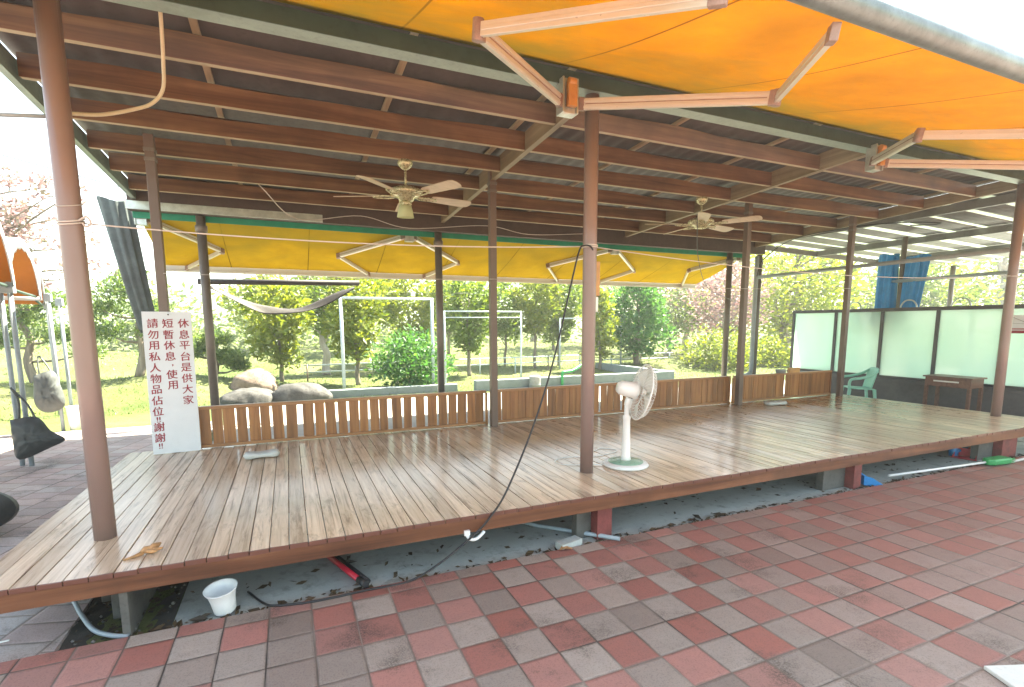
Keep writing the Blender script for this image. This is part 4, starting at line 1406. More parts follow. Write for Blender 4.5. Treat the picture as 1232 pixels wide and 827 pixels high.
# dead leaves and crumbs along the slab
m = MB()
for i in range(820):
    if rnd.random() < 0.62:
        x, y = rnd.uniform(0.35, 10.0), -0.585 + abs(rnd.gauss(0, 0.035))
    else:
        x, y = rnd.uniform(0.35, 9.0), rnd.uniform(-0.56, 0.6)
    s_ = rnd.uniform(0.008, 0.04) if rnd.random() < 0.9 else rnd.uniform(0.04, 0.07)
    a = rnd.uniform(0, 6.28)
    dx, dy = math.cos(a) * s_, math.sin(a) * s_
    z = S0 + rnd.uniform(0.003, 0.014)
    q = rnd.uniform(0.2, 0.45)
    m.add([(x - dx, y - dy, z), (x - dy * q, y + dx * q, z + s_ * 0.3), (x + dx, y + dy, z + rnd.uniform(0, .01)), (x + dy * q, y - dx * q, z - .002)], [(0, 1, 2, 3)])
for i in range(170):
    x, y = rnd.uniform(-0.09, 0.40), rnd.uniform(-0.58, 0.3)
    s_ = rnd.uniform(0.008, 0.022)
    a = rnd.uniform(0, 6.28)
    dx, dy = math.cos(a) * s_, math.sin(a) * s_
    z = GZ - 0.03 + rnd.uniform(0.0, 0.012)
    m.add([(x - dx, y - dy, z), (x - dy, y + dx, z + 0.008), (x + dx, y + dy, z + 0.002), (x + dy, y - dx, z + 0.004)], [(0, 1, 2, 3)])
struct(m.build('leaf_litter', LEAF['dry']), 'stuff')
m = MB()
for i in range(45):
    x, y = rnd.uniform(-0.08, 0.40), rnd.uniform(-0.57, 0.2)
    r_ = rnd.uniform(0.004, 0.012)
    m.lathe([(0, -r_), (r_ * 0.8, -r_ * 0.4), (r_, r_ * 0.2), (0, r_)], 6, (x, y, GZ - 0.03 + r_ * 0.6))
struct(m.build('gravel', 'darkgravel'), 'stuff')

# sheet of paper or board at the lower right
m = MB().prism([(0, 0), (0.42, 0), (0.42, 0.30), (0, 0.30)], (4.21, -2.655, GZ + 0.002), (0.93, -0.36, 0), (-0.36, -0.93, 0), (0, 0, 0.02))
tag(m.build('flat_package', 'offwhite', bevel=0.004, off=(4.4, -2.7, GZ)), 'pale flat package lying on pavers at the bottom right corner', 'package')

# ================================================================== GLASS PARTITION, DESK, CHAIR
gp = thing('glass_partition', (12.5, 2, GZ), 'frosted green glass partition in dark frame on a low dark wall', 'partition')
WX = 12.5
MB().box((WX - 0.09, -4.0, GZ - 0.02), (WX + 0.09, 4.97, 0.14)).build('base_wall', 'darkbase', gp, 0.006)
MB().box((WX - 0.11, -4.0, 0.1405), (WX + 0.11, 4.97, 0.20)).build('sill', 'darkbase', gp, 0.006)
fr = MB().box((WX - 0.035, -4.0, 1.57), (WX + 0.035, 4.97, 1.64)).box((WX - 0.035, -4.0, 0.2005), (WX + 0.035, 4.97, 0.25))
ys = [4.93, 3.88, 2.89, 1.89, 0.90, -0.10, -1.1, -2.1, -3.1]
for y in ys:
    fr.box((WX - 0.034, y - 0.03, 0.2505), (WX + 0.034, y + 0.03, 1.5695))
fr.build('frame', 'darkframe', gp, 0.003)
for a, b2 in zip(ys, ys[1:]):
    MB().box((WX - 0.006, b2 + 0.028, 0.248), (WX + 0.006, a - 0.028, 1.572)).build('pane', 'pane', gp)
ps = thing('poster', (WX - 0.012, 0.55, 1.29), 'white poster with red band stuck on the glass behind right post', 'poster')
MB().box((WX - 0.012, 0.25, 1.15), (WX - 0.008, 0.85, 1.46)).build('sheet', 'signwhite', ps)
MB().box((WX - 0.0145, 0.25, 1.15), (WX - 0.0125, 0.85, 1.20)).box((WX - 0.0145, 0.25, 1.215), (WX - 0.0125, 0.85, 1.235)).build('red_band', 'red', ps)
m = MB()
m.bar((WX - 0.0135, 0.82, 1.44), (WX - 0.0135, 0.6, 1.33), 0.003, 0.014, (1, 0, 0)).bar((WX - 0.0135, 0.8, 1.32), (WX - 0.0135, 0.55, 1.31), 0.003, 0.01, (1, 0, 0)).bar((WX - 0.0135, 0.6, 1.44), (WX - 0.0135, 0.35, 1.36), 0.003, 0.012, (1, 0, 0))
m.build('drawing', 'black', ps)
for yy in (3.72, 2.62, 1.72):
    m = MB().tube(smoothpath([(12.85, yy + 0.15, 1.45), (12.85, yy + 0.15, 1.66), (12.85, yy + 0.09, 1.77), (12.85, yy, 1.80), (12.85, yy - 0.09, 1.77), (12.85, yy - 0.15, 1.66), (12.85, yy - 0.15, 1.45)], 6), 0.015, 10)
    m.tube([(12.85, yy + 0.15, 1.46), (12.85, yy + 0.15, GZ)], 0.015, 8).tube([(12.85, yy - 0.15, 1.46), (12.85, yy - 0.15, GZ)], 0.015, 8)
    tag(m.build('metal_hoop', 'galv', off=(12.85, yy, GZ)), {3.72: 'bent metal hoop rising over the partition left of the blue tarpaulins', 2.62: 'bent metal hoop rising over the partition just right of the blue tarpaulins', 1.72: 'bent metal hoop rising over the partition nearest the right front post'}[yy], 'hoop', 'metal hoops behind the glass partition')

ds = thing('desk', (11.85, 1.25, GZ), 'small dark red school desk standing against the glass partition', 'desk')
DX0, DX1, DY0, DY1 = 11.62, 12.08, 0.86, 1.60
MB().box((DX0, DY0, 0.375), (DX1, DY1, 0.40)).build('desk_top', 'deskwood', ds, 0.004)
m = MB().box((DX0 + 0.03, DY0 + 0.03, 0.22), (DX0 + 0.05, DY1 - 0.03, 0.3745)).box((DX1 - 0.05, DY0 + 0.03, 0.22), (DX1 - 0.03, DY1 - 0.03, 0.3745)).box((DX0 + 0.0505, DY0 + 0.03, 0.22), (DX1 - 0.0505, DY0 + 0.05, 0.3745)).box((DX0 + 0.0505, DY1 - 0.05, 0.22), (DX1 - 0.0505, DY1 - 0.03, 0.3745))
m.build('apron', 'deskwood', ds, 0.002)
for x in (DX0 + 0.05, DX1 - 0.05):
    for y in (DY0 + 0.05, DY1 - 0.05):
        MB().box((x - 0.024, y - 0.024, GZ - 0.012), (x + 0.024, y + 0.024, 0.2195)).build('leg', 'deskwood', ds, 0.002)
MB().box((DX0 + 0.028, DY0 + 0.2, 0.30), (DX0 + 0.0295, DY1 - 0.16, 0.325)).build('label_strip', 'offwhite', ds)

ch = thing('plastic_chair', (11.55, 2.68, GZ), 'mint green moulded plastic armchair between deck and glass partition', 'chair')


def chair_parts():
    O = (0, 0, 0)
    # faces -X ... its back towards the wall
    m = MB()

    def seat(u, v):
        return (-0.22 + 0.44 * u, -0.21 + 0.42 * v, 0.42 - 0.025 * math.sin(math.pi * u) * math.sin(math.pi * v) + 0.02 * (1 - u))
    m.grid(seat, 8, 8)
    m.build('seat', 'mint', ch, off=O, solid=0.018)
    m = MB()

    def back(u, v):
        a = (u - 0.5) * 2.2
        wv = 0.215 * (1 + 0.12 * v)
        z = 0.42 + 0.42 * v * (1 - 0.10 * abs(2 * u - 1) ** 3)
        return (0.20 + 0.09 * v - 0.10 * (1 - math.cos(a)), wv * math.sin(a) / math.sin(1.1), z)
    m.grid(back, 16, 10)
    m.build('backrest', 'mint', ch, off=O, solid=0.016)
    for s in (-1, 1):
        pts = smoothpath([(0.24, s * 0.215, 0.78), (0.12, s * 0.265, 0.70), (-0.05, s * 0.275, 0.645), (-0.20, s * 0.27, 0.62), (-0.235, s * 0.255, 0.55), (-0.225, s * 0.235, 0.42)], 5)
        MB().tube(pts, 0.026, 10).build('armrest', 'mint', ch, off=O)
        for sx in (-1, 1):
            MB().tube([(sx * 0.21, s * 0.21, 0.42), (sx * 0.25 + 0.01 * sx, s * 0.245, -0.012)], [0.032, 0.022], 10).build('leg', 'mint', ch, off=O)


chair_parts()
ch.rotation_euler.z = R(-40)

# blue tarpaulin bundles on the rail behind the partition
def tarp(loc, ztop, zbot, rx, ry, label, mat='tarp', lean=(0, 0), taper=0.85, name='tarpaulin', cat='tarpaulin', group=None, folds=11, flare=0.0):
    m = MB()
    ph = rnd.uniform(0, 6)

    def fn(u, v):
        a = 2 * math.pi * u
        k = 1 + 0.13 * math.sin(folds * a + ph + 1.5 * math.sin(3 * v)) + 0.07 * math.sin((folds // 2 + 1) * a + ph * 2)
        t = (1 - v) + taper * v + flare * math.sin(math.pi * v)
        ztp = ztop + 0.03 * math.sin(a * 2 + ph)
        return (loc[0] + lean[0] * v + rx * t * k * math.cos(a), loc[1] + lean[1] * v + ry * t * k * math.sin(a), ztp + (zbot - ztop) * v)
    m.grid(fn, 96, 16)
    n = 97
    top = [m.v[i] for i in range(96)]
    c = (sum(p[0] for p in top) / 96, sum(p[1] for p in top) / 96, ztop - 0.03)
    m.add([c] + top, [(0, i + 1, (i + 1) % 96 + 1) for i in range(96)], True)
    return tag(m.build(name, mat, off=(loc[0], loc[1], zbot)), label, cat, group)


tarp((12.92, 3.12, 0), 2.76, 1.2, 0.10, 0.18, 'taller rolled blue tarpaulin hanging above the glass partition', group='rolled blue tarpaulins above the partition', taper=1.05)
tarp((12.98, 2.60, 0), 2.68, 1.2, 0.10, 0.21, 'shorter rolled blue tarpaulin hanging right of the taller one', group='rolled blue tarpaulins above the partition', taper=0.72, lean=(0, 0.12))
m = MB().tube([(12.95, 2.86, GZ), (12.95, 2.86, 3.1)], 0.05, 14)
tag(m.build('post', 'postgrey', off=(12.95, 2.86, GZ)), 'grey brown pole standing between the two blue tarpaulins', 'post')

# folded dark shade at the left rear corner
tarp((-0.94, 4.86, 0), 3.02, 1.25, 0.17, 0.09, 'dark grey green folded shade cloth hanging at the left rear roof corner', 'shade', (0.26, 0.0), 0.62, 'shade_cloth', 'shade cloth', folds=8)

# brown roller cloth with a sagging strip beyond the rear awning
dr = thing('roller_shade', (1.2, 6.6, 2.1), 'brown grey roller shade with a loosely sagging strip behind the left fence', 'shade')
m = MB().tube([(-0.25, 6.55, 2.085), (2.45, 6.55, 2.135)], 0.05, 14)
m.build('roller', 'drape', dr)
m = MB()
path = smoothpath([(-0.07, 6.55, 2.0), (0.25, 6.58, 1.83), (0.62, 6.6, 1.66), (0.85, 6.62, 1.605), (1.15, 6.62, 1.59), (1.42, 6.6, 1.63), (1.75, 6.58, 1.75), (2.1, 6.56, 1.92), (2.36, 6.55, 2.05)], 6)


def strip(u, v):
    i = u * (len(path) - 1)
    k = min(int(i), len(path) - 2)
    p = path[k].lerp(path[k + 1], i - k)
    wdt = 0.035 + 0.05 * math.sin(math.pi * u) + 0.015 * math.sin(9 * u)
    return (p.x, p.y + 0.12 * v, p.z + wdt * (v - 0.5) * 2 * 0.8 + 0.015 * math.sin(14 * u + 3 * v))


m.grid(strip, 48, 5)
m.build('cloth', 'drape', dr, solid=0.004)

# ================================================================== LEFT: CANOPIES AND BAGS
def canopy(p0, p1, zb, h, label, legs):
    """arched bay whose open side runs from p0 to p1; the barrel goes back to the left"""
    p0, p1 = Vector((*p0, 0)), Vector((*p1, 0))
    d = p1 - p0
    L = d.length
    d.normalize()
    back = Vector((-d.y, d.x, 0))
    if back.x > 0:
        back = -back
    c = thing('canopy', ((p0.x + p1.x) / 2, (p0.y + p1.y) / 2, GZ), label, 'canopy', 'round topped orange lined canopies in a row on the left')

    def arch(u, off, dep):
        a = math.pi * u
        q = p0 + d * (L / 2 - (L / 2 + off) * math.cos(a)) + back * dep
        return (q.x, q.y, zb + (h + off) * math.sin(a))
    m1, m2, m3 = MB(), MB(), MB()
    m1.grid(lambda u, v: arch(u, -0.012, 0.02 + 2.3 * v), 32, 6)
    m1.build('lining', 'tentcloth', c)
    m2.grid(lambda u, v: arch(u, 0.012, 2.34 * v), 32, 6)
    m2.build('cover', 'valance', c, solid=0.004)
    m3.grid(lambda u, v: arch(u, 0.02 - (0.15 + 0.012 * math.sin(20 * math.pi * u)) * v, -0.006), 64, 2)
    m3.build('valance', 'valance', c, solid=0.003)
    for q in legs:
        lx, ly = q
        MB().tube([(lx, ly, GZ - 0.02), (lx, ly, zb + 0.05)], 0.026, 12).build('leg', 'grey', c)
        MB().box((lx - 0.045, ly - 0.04, zb - 0.08), (lx + 0.045, ly + 0.04, zb + 0.04)).build('corner_joint', 'grey', c)
    q0, q1 = p0 + back * 0.06, p1 + back * 0.06
    MB().tube([(q0.x, q0.y, zb), (q1.x, q1.y, zb)], 0.02, 10).build('crossbar', 'steeldark', c)
    return c


canopy((-1.25, 1.75), (-1.84, 4.22), 1.80, 0.80, 'nearest orange lined canopy with the black bag on its leg', [(-1.97, 4.2), (-1.86, 4.14), (-4.1, 3.6), (-1.30, 1.75)])
canopy((-1.93, 4.35), (-2.50, 6.85), 1.80, 0.72, 'middle orange lined canopy with the pale grey bag on its leg', [(-2.36, 6.7), (-4.7, 6.2)])
canopy((-2.53, 6.95), (-3.10, 8.80), 1.74, 0.62, 'farthest and smallest orange lined canopy of the row', [(-2.30, 6.95), (-3.08, 8.8), (-5.2, 8.2)])


def bag(outline, y, thick, mat, label, strap, name='bag'):
    """soft bag: outline in x,z puffed up in the middle"""
    cx = sum(p[0] for p in outline) / len(outline)
    cz = sum(p[1] for p in outline) / len(outline)
    t = thing(name, (cx, y, cz), label, 'bag', 'bags hanging on the canopy legs')
    pts = smoothpath([(p[0], 0, p[1]) for p in outline + [outline[0]]], 5)[:-1]
    m = MB()
    n = len(pts)
    for s in (-1, 1):
        rings = []
        for k, f in enumerate((1.0, 0.85, 0.6, 0.3)):
            for i, p in enumerate(pts):
                wv = 0.02 * math.sin(i * 1.7 + k * 2)
                rings.append((cx + (p.x - cx) * f, y + s * (thick * math.sqrt(1 - f * f) + (wv if f < 1 else 0)), cz + (p.z - cz) * f))
        fs = []
        for k in range(3):
            for i in range(n):
                i2 = (i + 1) % n
                q = (k * n + i, k * n + i2, (k + 1) * n + i2, (k + 1) * n + i)
                fs.append(q if s < 0 else tuple(reversed(q)))
        fs.append(tuple(3 * n + i for i in range(n)) if s < 0 else tuple(3 * n + i for i in reversed(range(n))))
        m.add(rings, fs, True)
    m.build('body', mat, t)
    for st in strap:
        MB().tube(smoothpath(st, 5), 0.012, 8).build('strap', mat, t)
    return t


bag([(-1.97, 0.22), (-1.72, 0.24), (-1.60, 0.06), (-1.47, -0.06), (-1.62, -0.15), (-1.93, -0.27), (-1.97, -0.05)], 4.03, 0.10, 'bagblack', 'black carrier bag hanging from the nearest canopy leg', [[(-1.9, 4.08, 0.20), (-1.88, 4.06, 0.45), (-1.95, 4.1, 0.60)], [(-1.72, 4.02, 0.20), (-1.80, 4.05, 0.40), (-1.94, 4.1, 0.58)]])
bag([(-2.62, 0.55), (-2.38, 0.62), (-2.30, 0.40), (-2.27, 0.05), (-2.50, -0.06), (-2.65, 0.10)], 6.6, 0.12, 'baggrey', 'pale grey carrier bag hanging from the middle canopy leg', [[(-2.6, 6.75, 0.5), (-2.62, 6.8, 0.75), (-2.62, 6.85, 0.85)], [(-2.42, 6.75, 0.52), (-2.52, 6.8, 0.72), (-2.61, 6.85, 0.85)]])
m = MB()


def sack(u, v):
    a = 2 * math.pi * u
    b_ = math.pi * (v - 0.5)
    k = 1 + 0.08 * math.sin(5 * a + 3 * v) + 0.05 * math.sin(9 * a)
    return (-1.42 + 0.36 * k * math.cos(a) * math.cos(b_), 1.55 + 0.30 * k * math.sin(a) * math.cos(b_), GZ + 0.21 + 0.21 * math.sin(b_) + (0.05 * math.cos(3 * a) if v > 0.8 else 0))


m.grid(sack, 32, 16)
tag(m.build('sack', 'bagblack', off=(-1.42, 1.55, GZ)), 'full black sack standing on side pavers left of the deck', 'sack')
m = MB().lathe([(0.0, 0), (0.085, 0), (0.10, 0.20), (0.115, 0.37), (0.12, 0.385), (0.10, 0.385), (0.08, 0.30), (0, 0.30)], 24, (-2.2, 6.75, GZ))
tag(m.build('flower_pot', 'white', off=(-2.2, 6.75, GZ)), 'white flower pot at the edge of the grass behind the left front post', 'pot')

# ================================================================== GARDEN
def boulder(loc, s, mat, label, seed, sq=2.6):
    r = random.Random(seed)
    ph = [r.uniform(0, 6) for _ in range(6)]
    m = MB()

    def fn(u, v):
        a = 2 * math.pi * u
        b_ = math.pi * (v - 0.5)
        d = Vector((math.cos(a) * math.cos(b_), math.sin(a) * math.cos(b_), math.sin(b_)))
        k = (abs(d.x) ** sq + abs(d.y) ** sq + abs(d.z) ** sq) ** (-1 / sq)
        k *= 1 + 0.06 * math.sin(3 * d.x + ph[0]) + 0.05 * math.sin(5 * d.y + ph[1]) + 0.03 * math.sin(9 * d.z + ph[2] + 4 * d.x) + 0.02 * math.sin(14 * d.x + 11 * d.y + ph[3])
        return (loc[0] + d.x * k * s[0], loc[1] + d.y * k * s[1], loc[2] + d.z * k * s[2])
    m.grid(fn, 48, 28)
    return tag(m.build('boulder', mat, off=loc), label, 'boulder', 'boulders behind the left fence')


boulder((0.25, 10.7, -0.30), (0.60, 0.50, 0.50), 'pinkrock', 'tall pinkish round boulder standing behind the two grey boulders', 1, 2.2)
boulder((0.22, 8.75, -0.42), (0.55, 0.4, 0.36), 'rock', 'smaller grey boulder left of the long flat boulder', 2)
boulder((1.32, 8.8, -0.40), (0.68, 0.45, 0.40), 'rock', 'long flat grey boulder beside the white trellis frame', 3)


def trellis(x0, x1, y, ztop, r, label, cross=None):
    t = thing('trellis_frame', ((x0 + x1) / 2, y, -0.42), label, 'trellis frame', 'white trellis frames in the garden')
    for x in (x0, x1):
        MB().tube([(x, y, -0.46), (x, y, ztop)], r, 12).build('post', 'whitesteel', t)
    MB().tube([(x0 - r, y, ztop), (x1 + r, y, ztop)], r * 0.75, 12).build('top_bar', 'whitesteel', t)
    if cross:
        MB().tube([(x0, y, cross), (x1, y, cross)], r * 0.5, 10).build('lower_bar', 'whitesteel', t)
    return t


trellis(2.36, 4.66, 9.55, 2.0, 0.042, 'white trellis frame with one thick post left of the round rear pipe')
trellis(4.90, 7.10, 9.2, 1.68, 0.024, 'white trellis frame between the round pipe and the second square post', 1.52)
trellis(10.6, 13.4, 13.3, 1.55, 0.035, 'white trellis frame beyond the middle post by the dark columnar tree')

m = MB().box((5.6, 8.75, -0.47), (12.2, 8.97, -0.14)).box((12.0, 8.98, -0.47), (12.2, 13.0, -0.14))
tag(m.build('low_wall', 'palewall', bevel=0.01, off=(9, 8.8, -0.46)), 'low pale blue concrete wall behind the fence in the middle', 'wall')
m = MB().box((1.9, 9.1, -0.47), (5.2, 9.3, -0.24))
tag(m.build('low_wall', 'palewall', bevel=0.01, off=(3.4, 9.2, -0.46)), 'short pale concrete kerb wall below the first trellis frame', 'wall')
m = MB().tube(smoothpath([(8.15, 8.70, -0.42), (8.15, 8.70, -0.06), (8.22, 8.70, 0.0), (8.5, 8.75, 0.02), (8.9, 8.9, 0.16), (9.2, 9.0, 0.27)], 5), 0.04, 12)
tag(m.build('handrail', 'green', off=(8.15, 8.7, -0.42)), 'green bent handrail rising behind the fence beside the middle post', 'handrail')
m = MB().lathe([(0, 0), (0.16, 0), (0.165, 0.05), (0.15, 0.07), (0.165, 0.10), (0.15, 0.13), (0.165, 0.16), (0.15, 0.20), (0.165, 0.24), (0.14, 0.28), (0, 0.28)], 20, (7.25, 8.62, -0.40))
m.v = [(x, y, z * 1.0 + 0.06) for x, y, z in m.v]
m.box((7.1, 8.55, -0.45), (7.4, 8.7, -0.33))
tag(m.build('planter', 'concrete', off=(7.25, 8.62, -0.4)), 'ribbed grey planter standing before the low pale wall', 'planter')

gf = thing('pipe_fence', (8, 13.2, -0.4), 'long thin white pipe fence crossing the garden behind the small trees', 'fence')
for z in (0.13, -0.08):
    m = MB().tube([(1.5, 12.6, z), (6, 13.0, z), (11, 13.4, z), (16, 13.2, z)], 0.022, 8)
    m.build('rail', 'whitesteel', gf)
for i in range(11):
    x = 1.6 + 1.42 * i
    MB().tube([(x, float(np.interp(x, [1.5, 6, 11, 16], [12.6, 13.0, 13.4, 13.2])), -0.6), (x, float(np.interp(x, [1.5, 6, 11, 16], [12.6, 13.0, 13.4, 13.2])), 0.16)], 0.025, 8).build('post', 'whitesteel' if i % 3 else 'postwood', gf)


# ------------------------------------------------------------------ trees
def leaf_cloud(mb, r, centres, n, size, spread, aspect=0.42, flat=0.35):
    """n leaf blades scattered round the clump centres (position, radius)"""
    vs, fs = [], []
    tot = sum(c[1] ** 2 for c in centres)
    o = len(mb.v)
    for c, rad in centres:
        k = max(3, int(0.95 * n * rad ** 2 / tot))
        for _ in range(k):
            d = Vector((r.gauss(0, 1), r.gauss(0, 1), r.gauss(0, 0.8)))
            d = d.normalized() * rad * (r.random() ** 0.40) * spread * 1.12
            p = Vector(c) + d
            ax = Vector((r.gauss(0, 1) + d.x * 1.5, r.gauss(0, 1) + d.y * 1.5, r.gauss(0, 0.7) + flat)).normalized()
            sd = ax.orthogonal().normalized()
            sd = Matrix.Rotation(r.uniform(0, 6.28), 3, ax) @ sd
            nn = ax.cross(sd)
            s = 1.3 * size * r.uniform(0.6, 1.35)
            wd = s * aspect
            i = o + len(vs)
            vs += [p, p + ax * s * 0.45 + sd * wd * 0.5 + nn * wd * 0.15, p + ax * s, p + ax * s * 0.45 - sd * wd * 0.5 + nn * wd * 0.15]
            fs.append((i, i + 1, i + 2, i + 3))
    mb.v += [tuple(p) for p in vs]
    mb.f += fs
    mb.sm += [False] * len(fs)


def tree(name, x, y, ztop, crown_lo, rx, label, leaf='mid', n=3000, size=0.11, trunk_r=0.06, seed=1, bark='bark', clumps=26, shape='oval', ry=None, group=None, lean=(0, 0), cat='tree', z0=None, aspect=0.42, spread=1.0, crad=0.42, fork=None):
    r = random.Random(seed)
    z0 = gz(x, y) - 0.03 if z0 is None else z0
    if name == 'fruit_tree' and shape == 'oval':
        shape = 'vase'
    rx *= 1.0 if name == 'fruit_tree' else 1.15
    if name == 'fruit_tree':
        crown_lo += 0.12
    ry = ry or rx
    t = thing(name, (x, y, z0), label, cat, group)
    tm = MB()
    H = ztop - z0
    cl = crown_lo
    top = Vector((x + lean[0], y + lean[1], z0 + H * 0.82))
    base = Vector((x, y, z0))
    trunk = [base]
    N = 7
    for i in range(1, N + 1):
        k = i / N
        trunk.append(base.lerp(top, k) + Vector((r.uniform(-1, 1), r.uniform(-1, 1), 0)) * trunk_r * 0.9 + Vector((lean[0], lean[1], 0)) * 0.25 * math.sin(math.pi * k))
    tm.tube(smoothpath(trunk, 3), [trunk_r * (1.25 - 1.05 * (i / (N * 3))) for i in range(N * 3 + 1)], 10)
    cents = []
    for i in range(clumps):
        v = (i + r.random()) / clumps
        z = cl + (ztop - cl) * v
        if shape == 'oval':
            prof = math.sqrt(max(0.05, 1 - (2 * v - 0.9) ** 2)) if v < 0.95 else 0.35
        elif shape == 'cone':
            prof = (1 - v) ** 0.7 * (0.55 + 0.45 * min(1, v * 6)) + 0.10
        elif shape == 'vase':
            prof = 0.25 + 0.75 * min(1, v * 1.7) ** 0.8 if v < 0.85 else 0.75
        else:           # column
            prof = (0.7 + 0.3 * math.sin(math.pi * v)) * (1 if v < 0.85 else 0.55)
        a = i * 2.399 + r.uniform(-0.5, 0.5)
        q = prof * (0.45 + 0.55 * r.random())
        k = (z - z0) / H
        ctr = base.lerp(top, min(1, k))
        c = Vector((ctr.x + rx * q * math.cos(a), ctr.y + ry * q * math.sin(a), z))
        rad = 1.0 * rx * crad * (0.6 + 0.7 * r.random()) * (0.55 + 0.45 * prof)
        cents.append((c, rad))
        if i % 2 == 0 and rx > 0.3:
            zz = max(z0 + H * 0.25, z - H * (0.10 + 0.15 * q))
            s = base.lerp(top, min(0.95, (zz - z0) / (H * 0.82)))
            mid = s.lerp(c, 0.55) + Vector((r.uniform(-1, 1), r.uniform(-1, 1), 0.6)) * rx * 0.08
            tr = trunk_r * 0.42 * (1 - 0.5 * v)
            tm.tube(smoothpath([s, mid, c], 3), [tr, tr * 0.85, tr * 0.75, tr * 0.6, tr * 0.5, tr * 0.4, tr * 0.3], 6)
    if fork:
        for pts, rr in fork:
            P = smoothpath(pts, 4)
            tm.tube(P, [rr * (1 - 0.75 * i / len(P)) for i in range(len(P))], 9)
            cents.append((Vector(pts[-1]), rx * crad))
    tm.build('trunk', bark, t)
    cm = MB()
    leaf_cloud(cm, r, cents, n, size, spread, aspect)
    cm.build('crown', LEAF[leaf], t)
    return t


G1 = 'small fruit trees in the garden'
tree('fruit_tree', 0.9, 12.2, 2.62, 0.15, 0.85, 'yellow green leafy tree right behind the sagging roller shade', 'lime', 2600, 0.16, 0.05, 11, shape='vase', group=G1)
tree('fruit_tree', 2.28, 14.8, 2.9, 1.0, 1.0, 'mid green tree with pale trunk left of the thick trellis post', 'mid', 2600, 0.16, 0.12, 12, 'palebark', group=G1)
tree('fruit_tree', 2.95, 11.6, 2.75, 0.25, 0.85, 'lime green tree right behind the thick trellis post', 'lime', 3000, 0.15, 0.06, 13, shape='oval', group=G1)
tree('bush', 4.25, 10.4, 0.95, -0.25, 0.85, 'dense green round bush left of the round rear pipe', 'deep', 3800, 0.11, 0.05, 14, shape='oval', crad=0.5, cat='bush')
tree('fruit_tree', 5.35, 15.8, 3.3, 0.2, 1.55, 'tall lime green tree rising behind the dense round bush', 'lime', 5200, 0.17, 0.09, 15, group=G1, crad=0.36)
tree('fruit_tree', 6.72, 12.6, 2.75, 0.35, 0.82, 'green tree with short trunk just right of the round rear pipe', 'mid', 3000, 0.15, 0.06, 16, group=G1)
tree('fruit_tree', 9.3, 15.6, 3.1, 0.75, 0.75, 'slim mid green tree right of the second square post', 'mid', 2400, 0.15, 0.05, 17, shape='column', group=G1)
tree('fruit_tree', 10.1, 14.4, 3.2, 0.9, 0.85, 'airy lime tree with bare thin trunk behind the black cord', 'lime', 2800, 0.15, 0.055, 18, group=G1)
tree('fruit_tree', 11.5, 15.0, 3.3, 0.5, 1.0, 'broad mid green tree directly left of the middle post', 'mid', 3300, 0.16, 0.06, 19, shape='oval', group=G1)
tree('fruit_tree', 11.95, 12.6, 2.6, -0.05, 0.62, 'narrow lime tree directly right of the middle post', 'lime', 2400, 0.14, 0.05, 20, shape='column', group=G1)
tree('columnar_tree', 14.0, 13.0, 3.1, 0.15, 0.85, 'dark green columnar tree with short trunk above the standing fan', 'deep', 5200, 0.15, 0.11, 21, shape='column', crad=0.5)
tree('fruit_tree', 18.4, 16.6, 2.9, 0.7, 1.7, 'low spreading pale green tree with twisted branches right of the columnar tree', 'far', 2600, 0.17, 0.10, 22, shape='vase', group=G1, lean=(0.7, 0))
tree('shrub', 16.8, 11.3, 0.75, -0.35, 1.15, 'round yellow green shrub left of the third row posts', 'lime', 3600, 0.13, 0.05, 23, crad=0.5, cat='shrub')
tree('shrub', 19.4, 11.2, 0.55, -0.35, 0.9, 'low yellow green shrub seen between the corner posts', 'lime', 2400, 0.13, 0.05, 24, crad=0.5, cat='shrub')
tree('blossom_tree', 21.5, 18.5, 6.2, 0.9, 2.6, 'pale pink blossom tree behind the right end of the rear awning', 'pink', 3800, 0.20, 0.13, 25, 'palebark', 44, crad=0.34)
tree('curved_trunk_tree', 23.6, 14.4, 6.0, 1.2, 3.0, 'large light green tree with a curved forked trunk beside the glass partition', 'lime', 6500, 0.20, 0.22, 26, 'bark', 44, crad=0.34, lean=(1.5, 0.3))
tree('blossom_tree', 18.9, 13.2, 3.9, 1.2, 1.5, 'pink and cream blossom tree just left of the corner downpipe', 'pink', 2600, 0.16, 0.11, 27, 'bark', 30, crad=0.36)
for i, (x, y, zt, rx, lf_, lb) in enumerate(((31, 19, 5.8, 3.2, 'lime', 'bright green tree left of the blue tarpaulins above the partition'), (36.5, 15.5, 5.6, 3.2, 'mid', 'mid green tree just right of the blue tarpaulins'), (42.5, 18.5, 6.6, 3.6, 'lime', 'bright green tree with orange tinged leaves further right of the tarpaulins'), (45, 11.5, 5.8, 3.0, 'mid', 'mid green tree behind the right front post'), (52, 16, 9.0, 4.0, 'far', 'pale far tree rising over the others at the right'))):
    tree('broad_tree', x, y, zt, 0.0, rx, lb, lf_, 4200, 0.30, 0.2, 30 + i, clumps=34, crad=0.42, group='broad trees beyond the glass partition')
tree('bare_tree', 43.0, 14.0, 8.0, 5.2, 1.6, 'pale thick bare trunk standing left of the right front post', 'far', 500, 0.25, 0.34, 41, 'palebark', 14, crad=0.3)
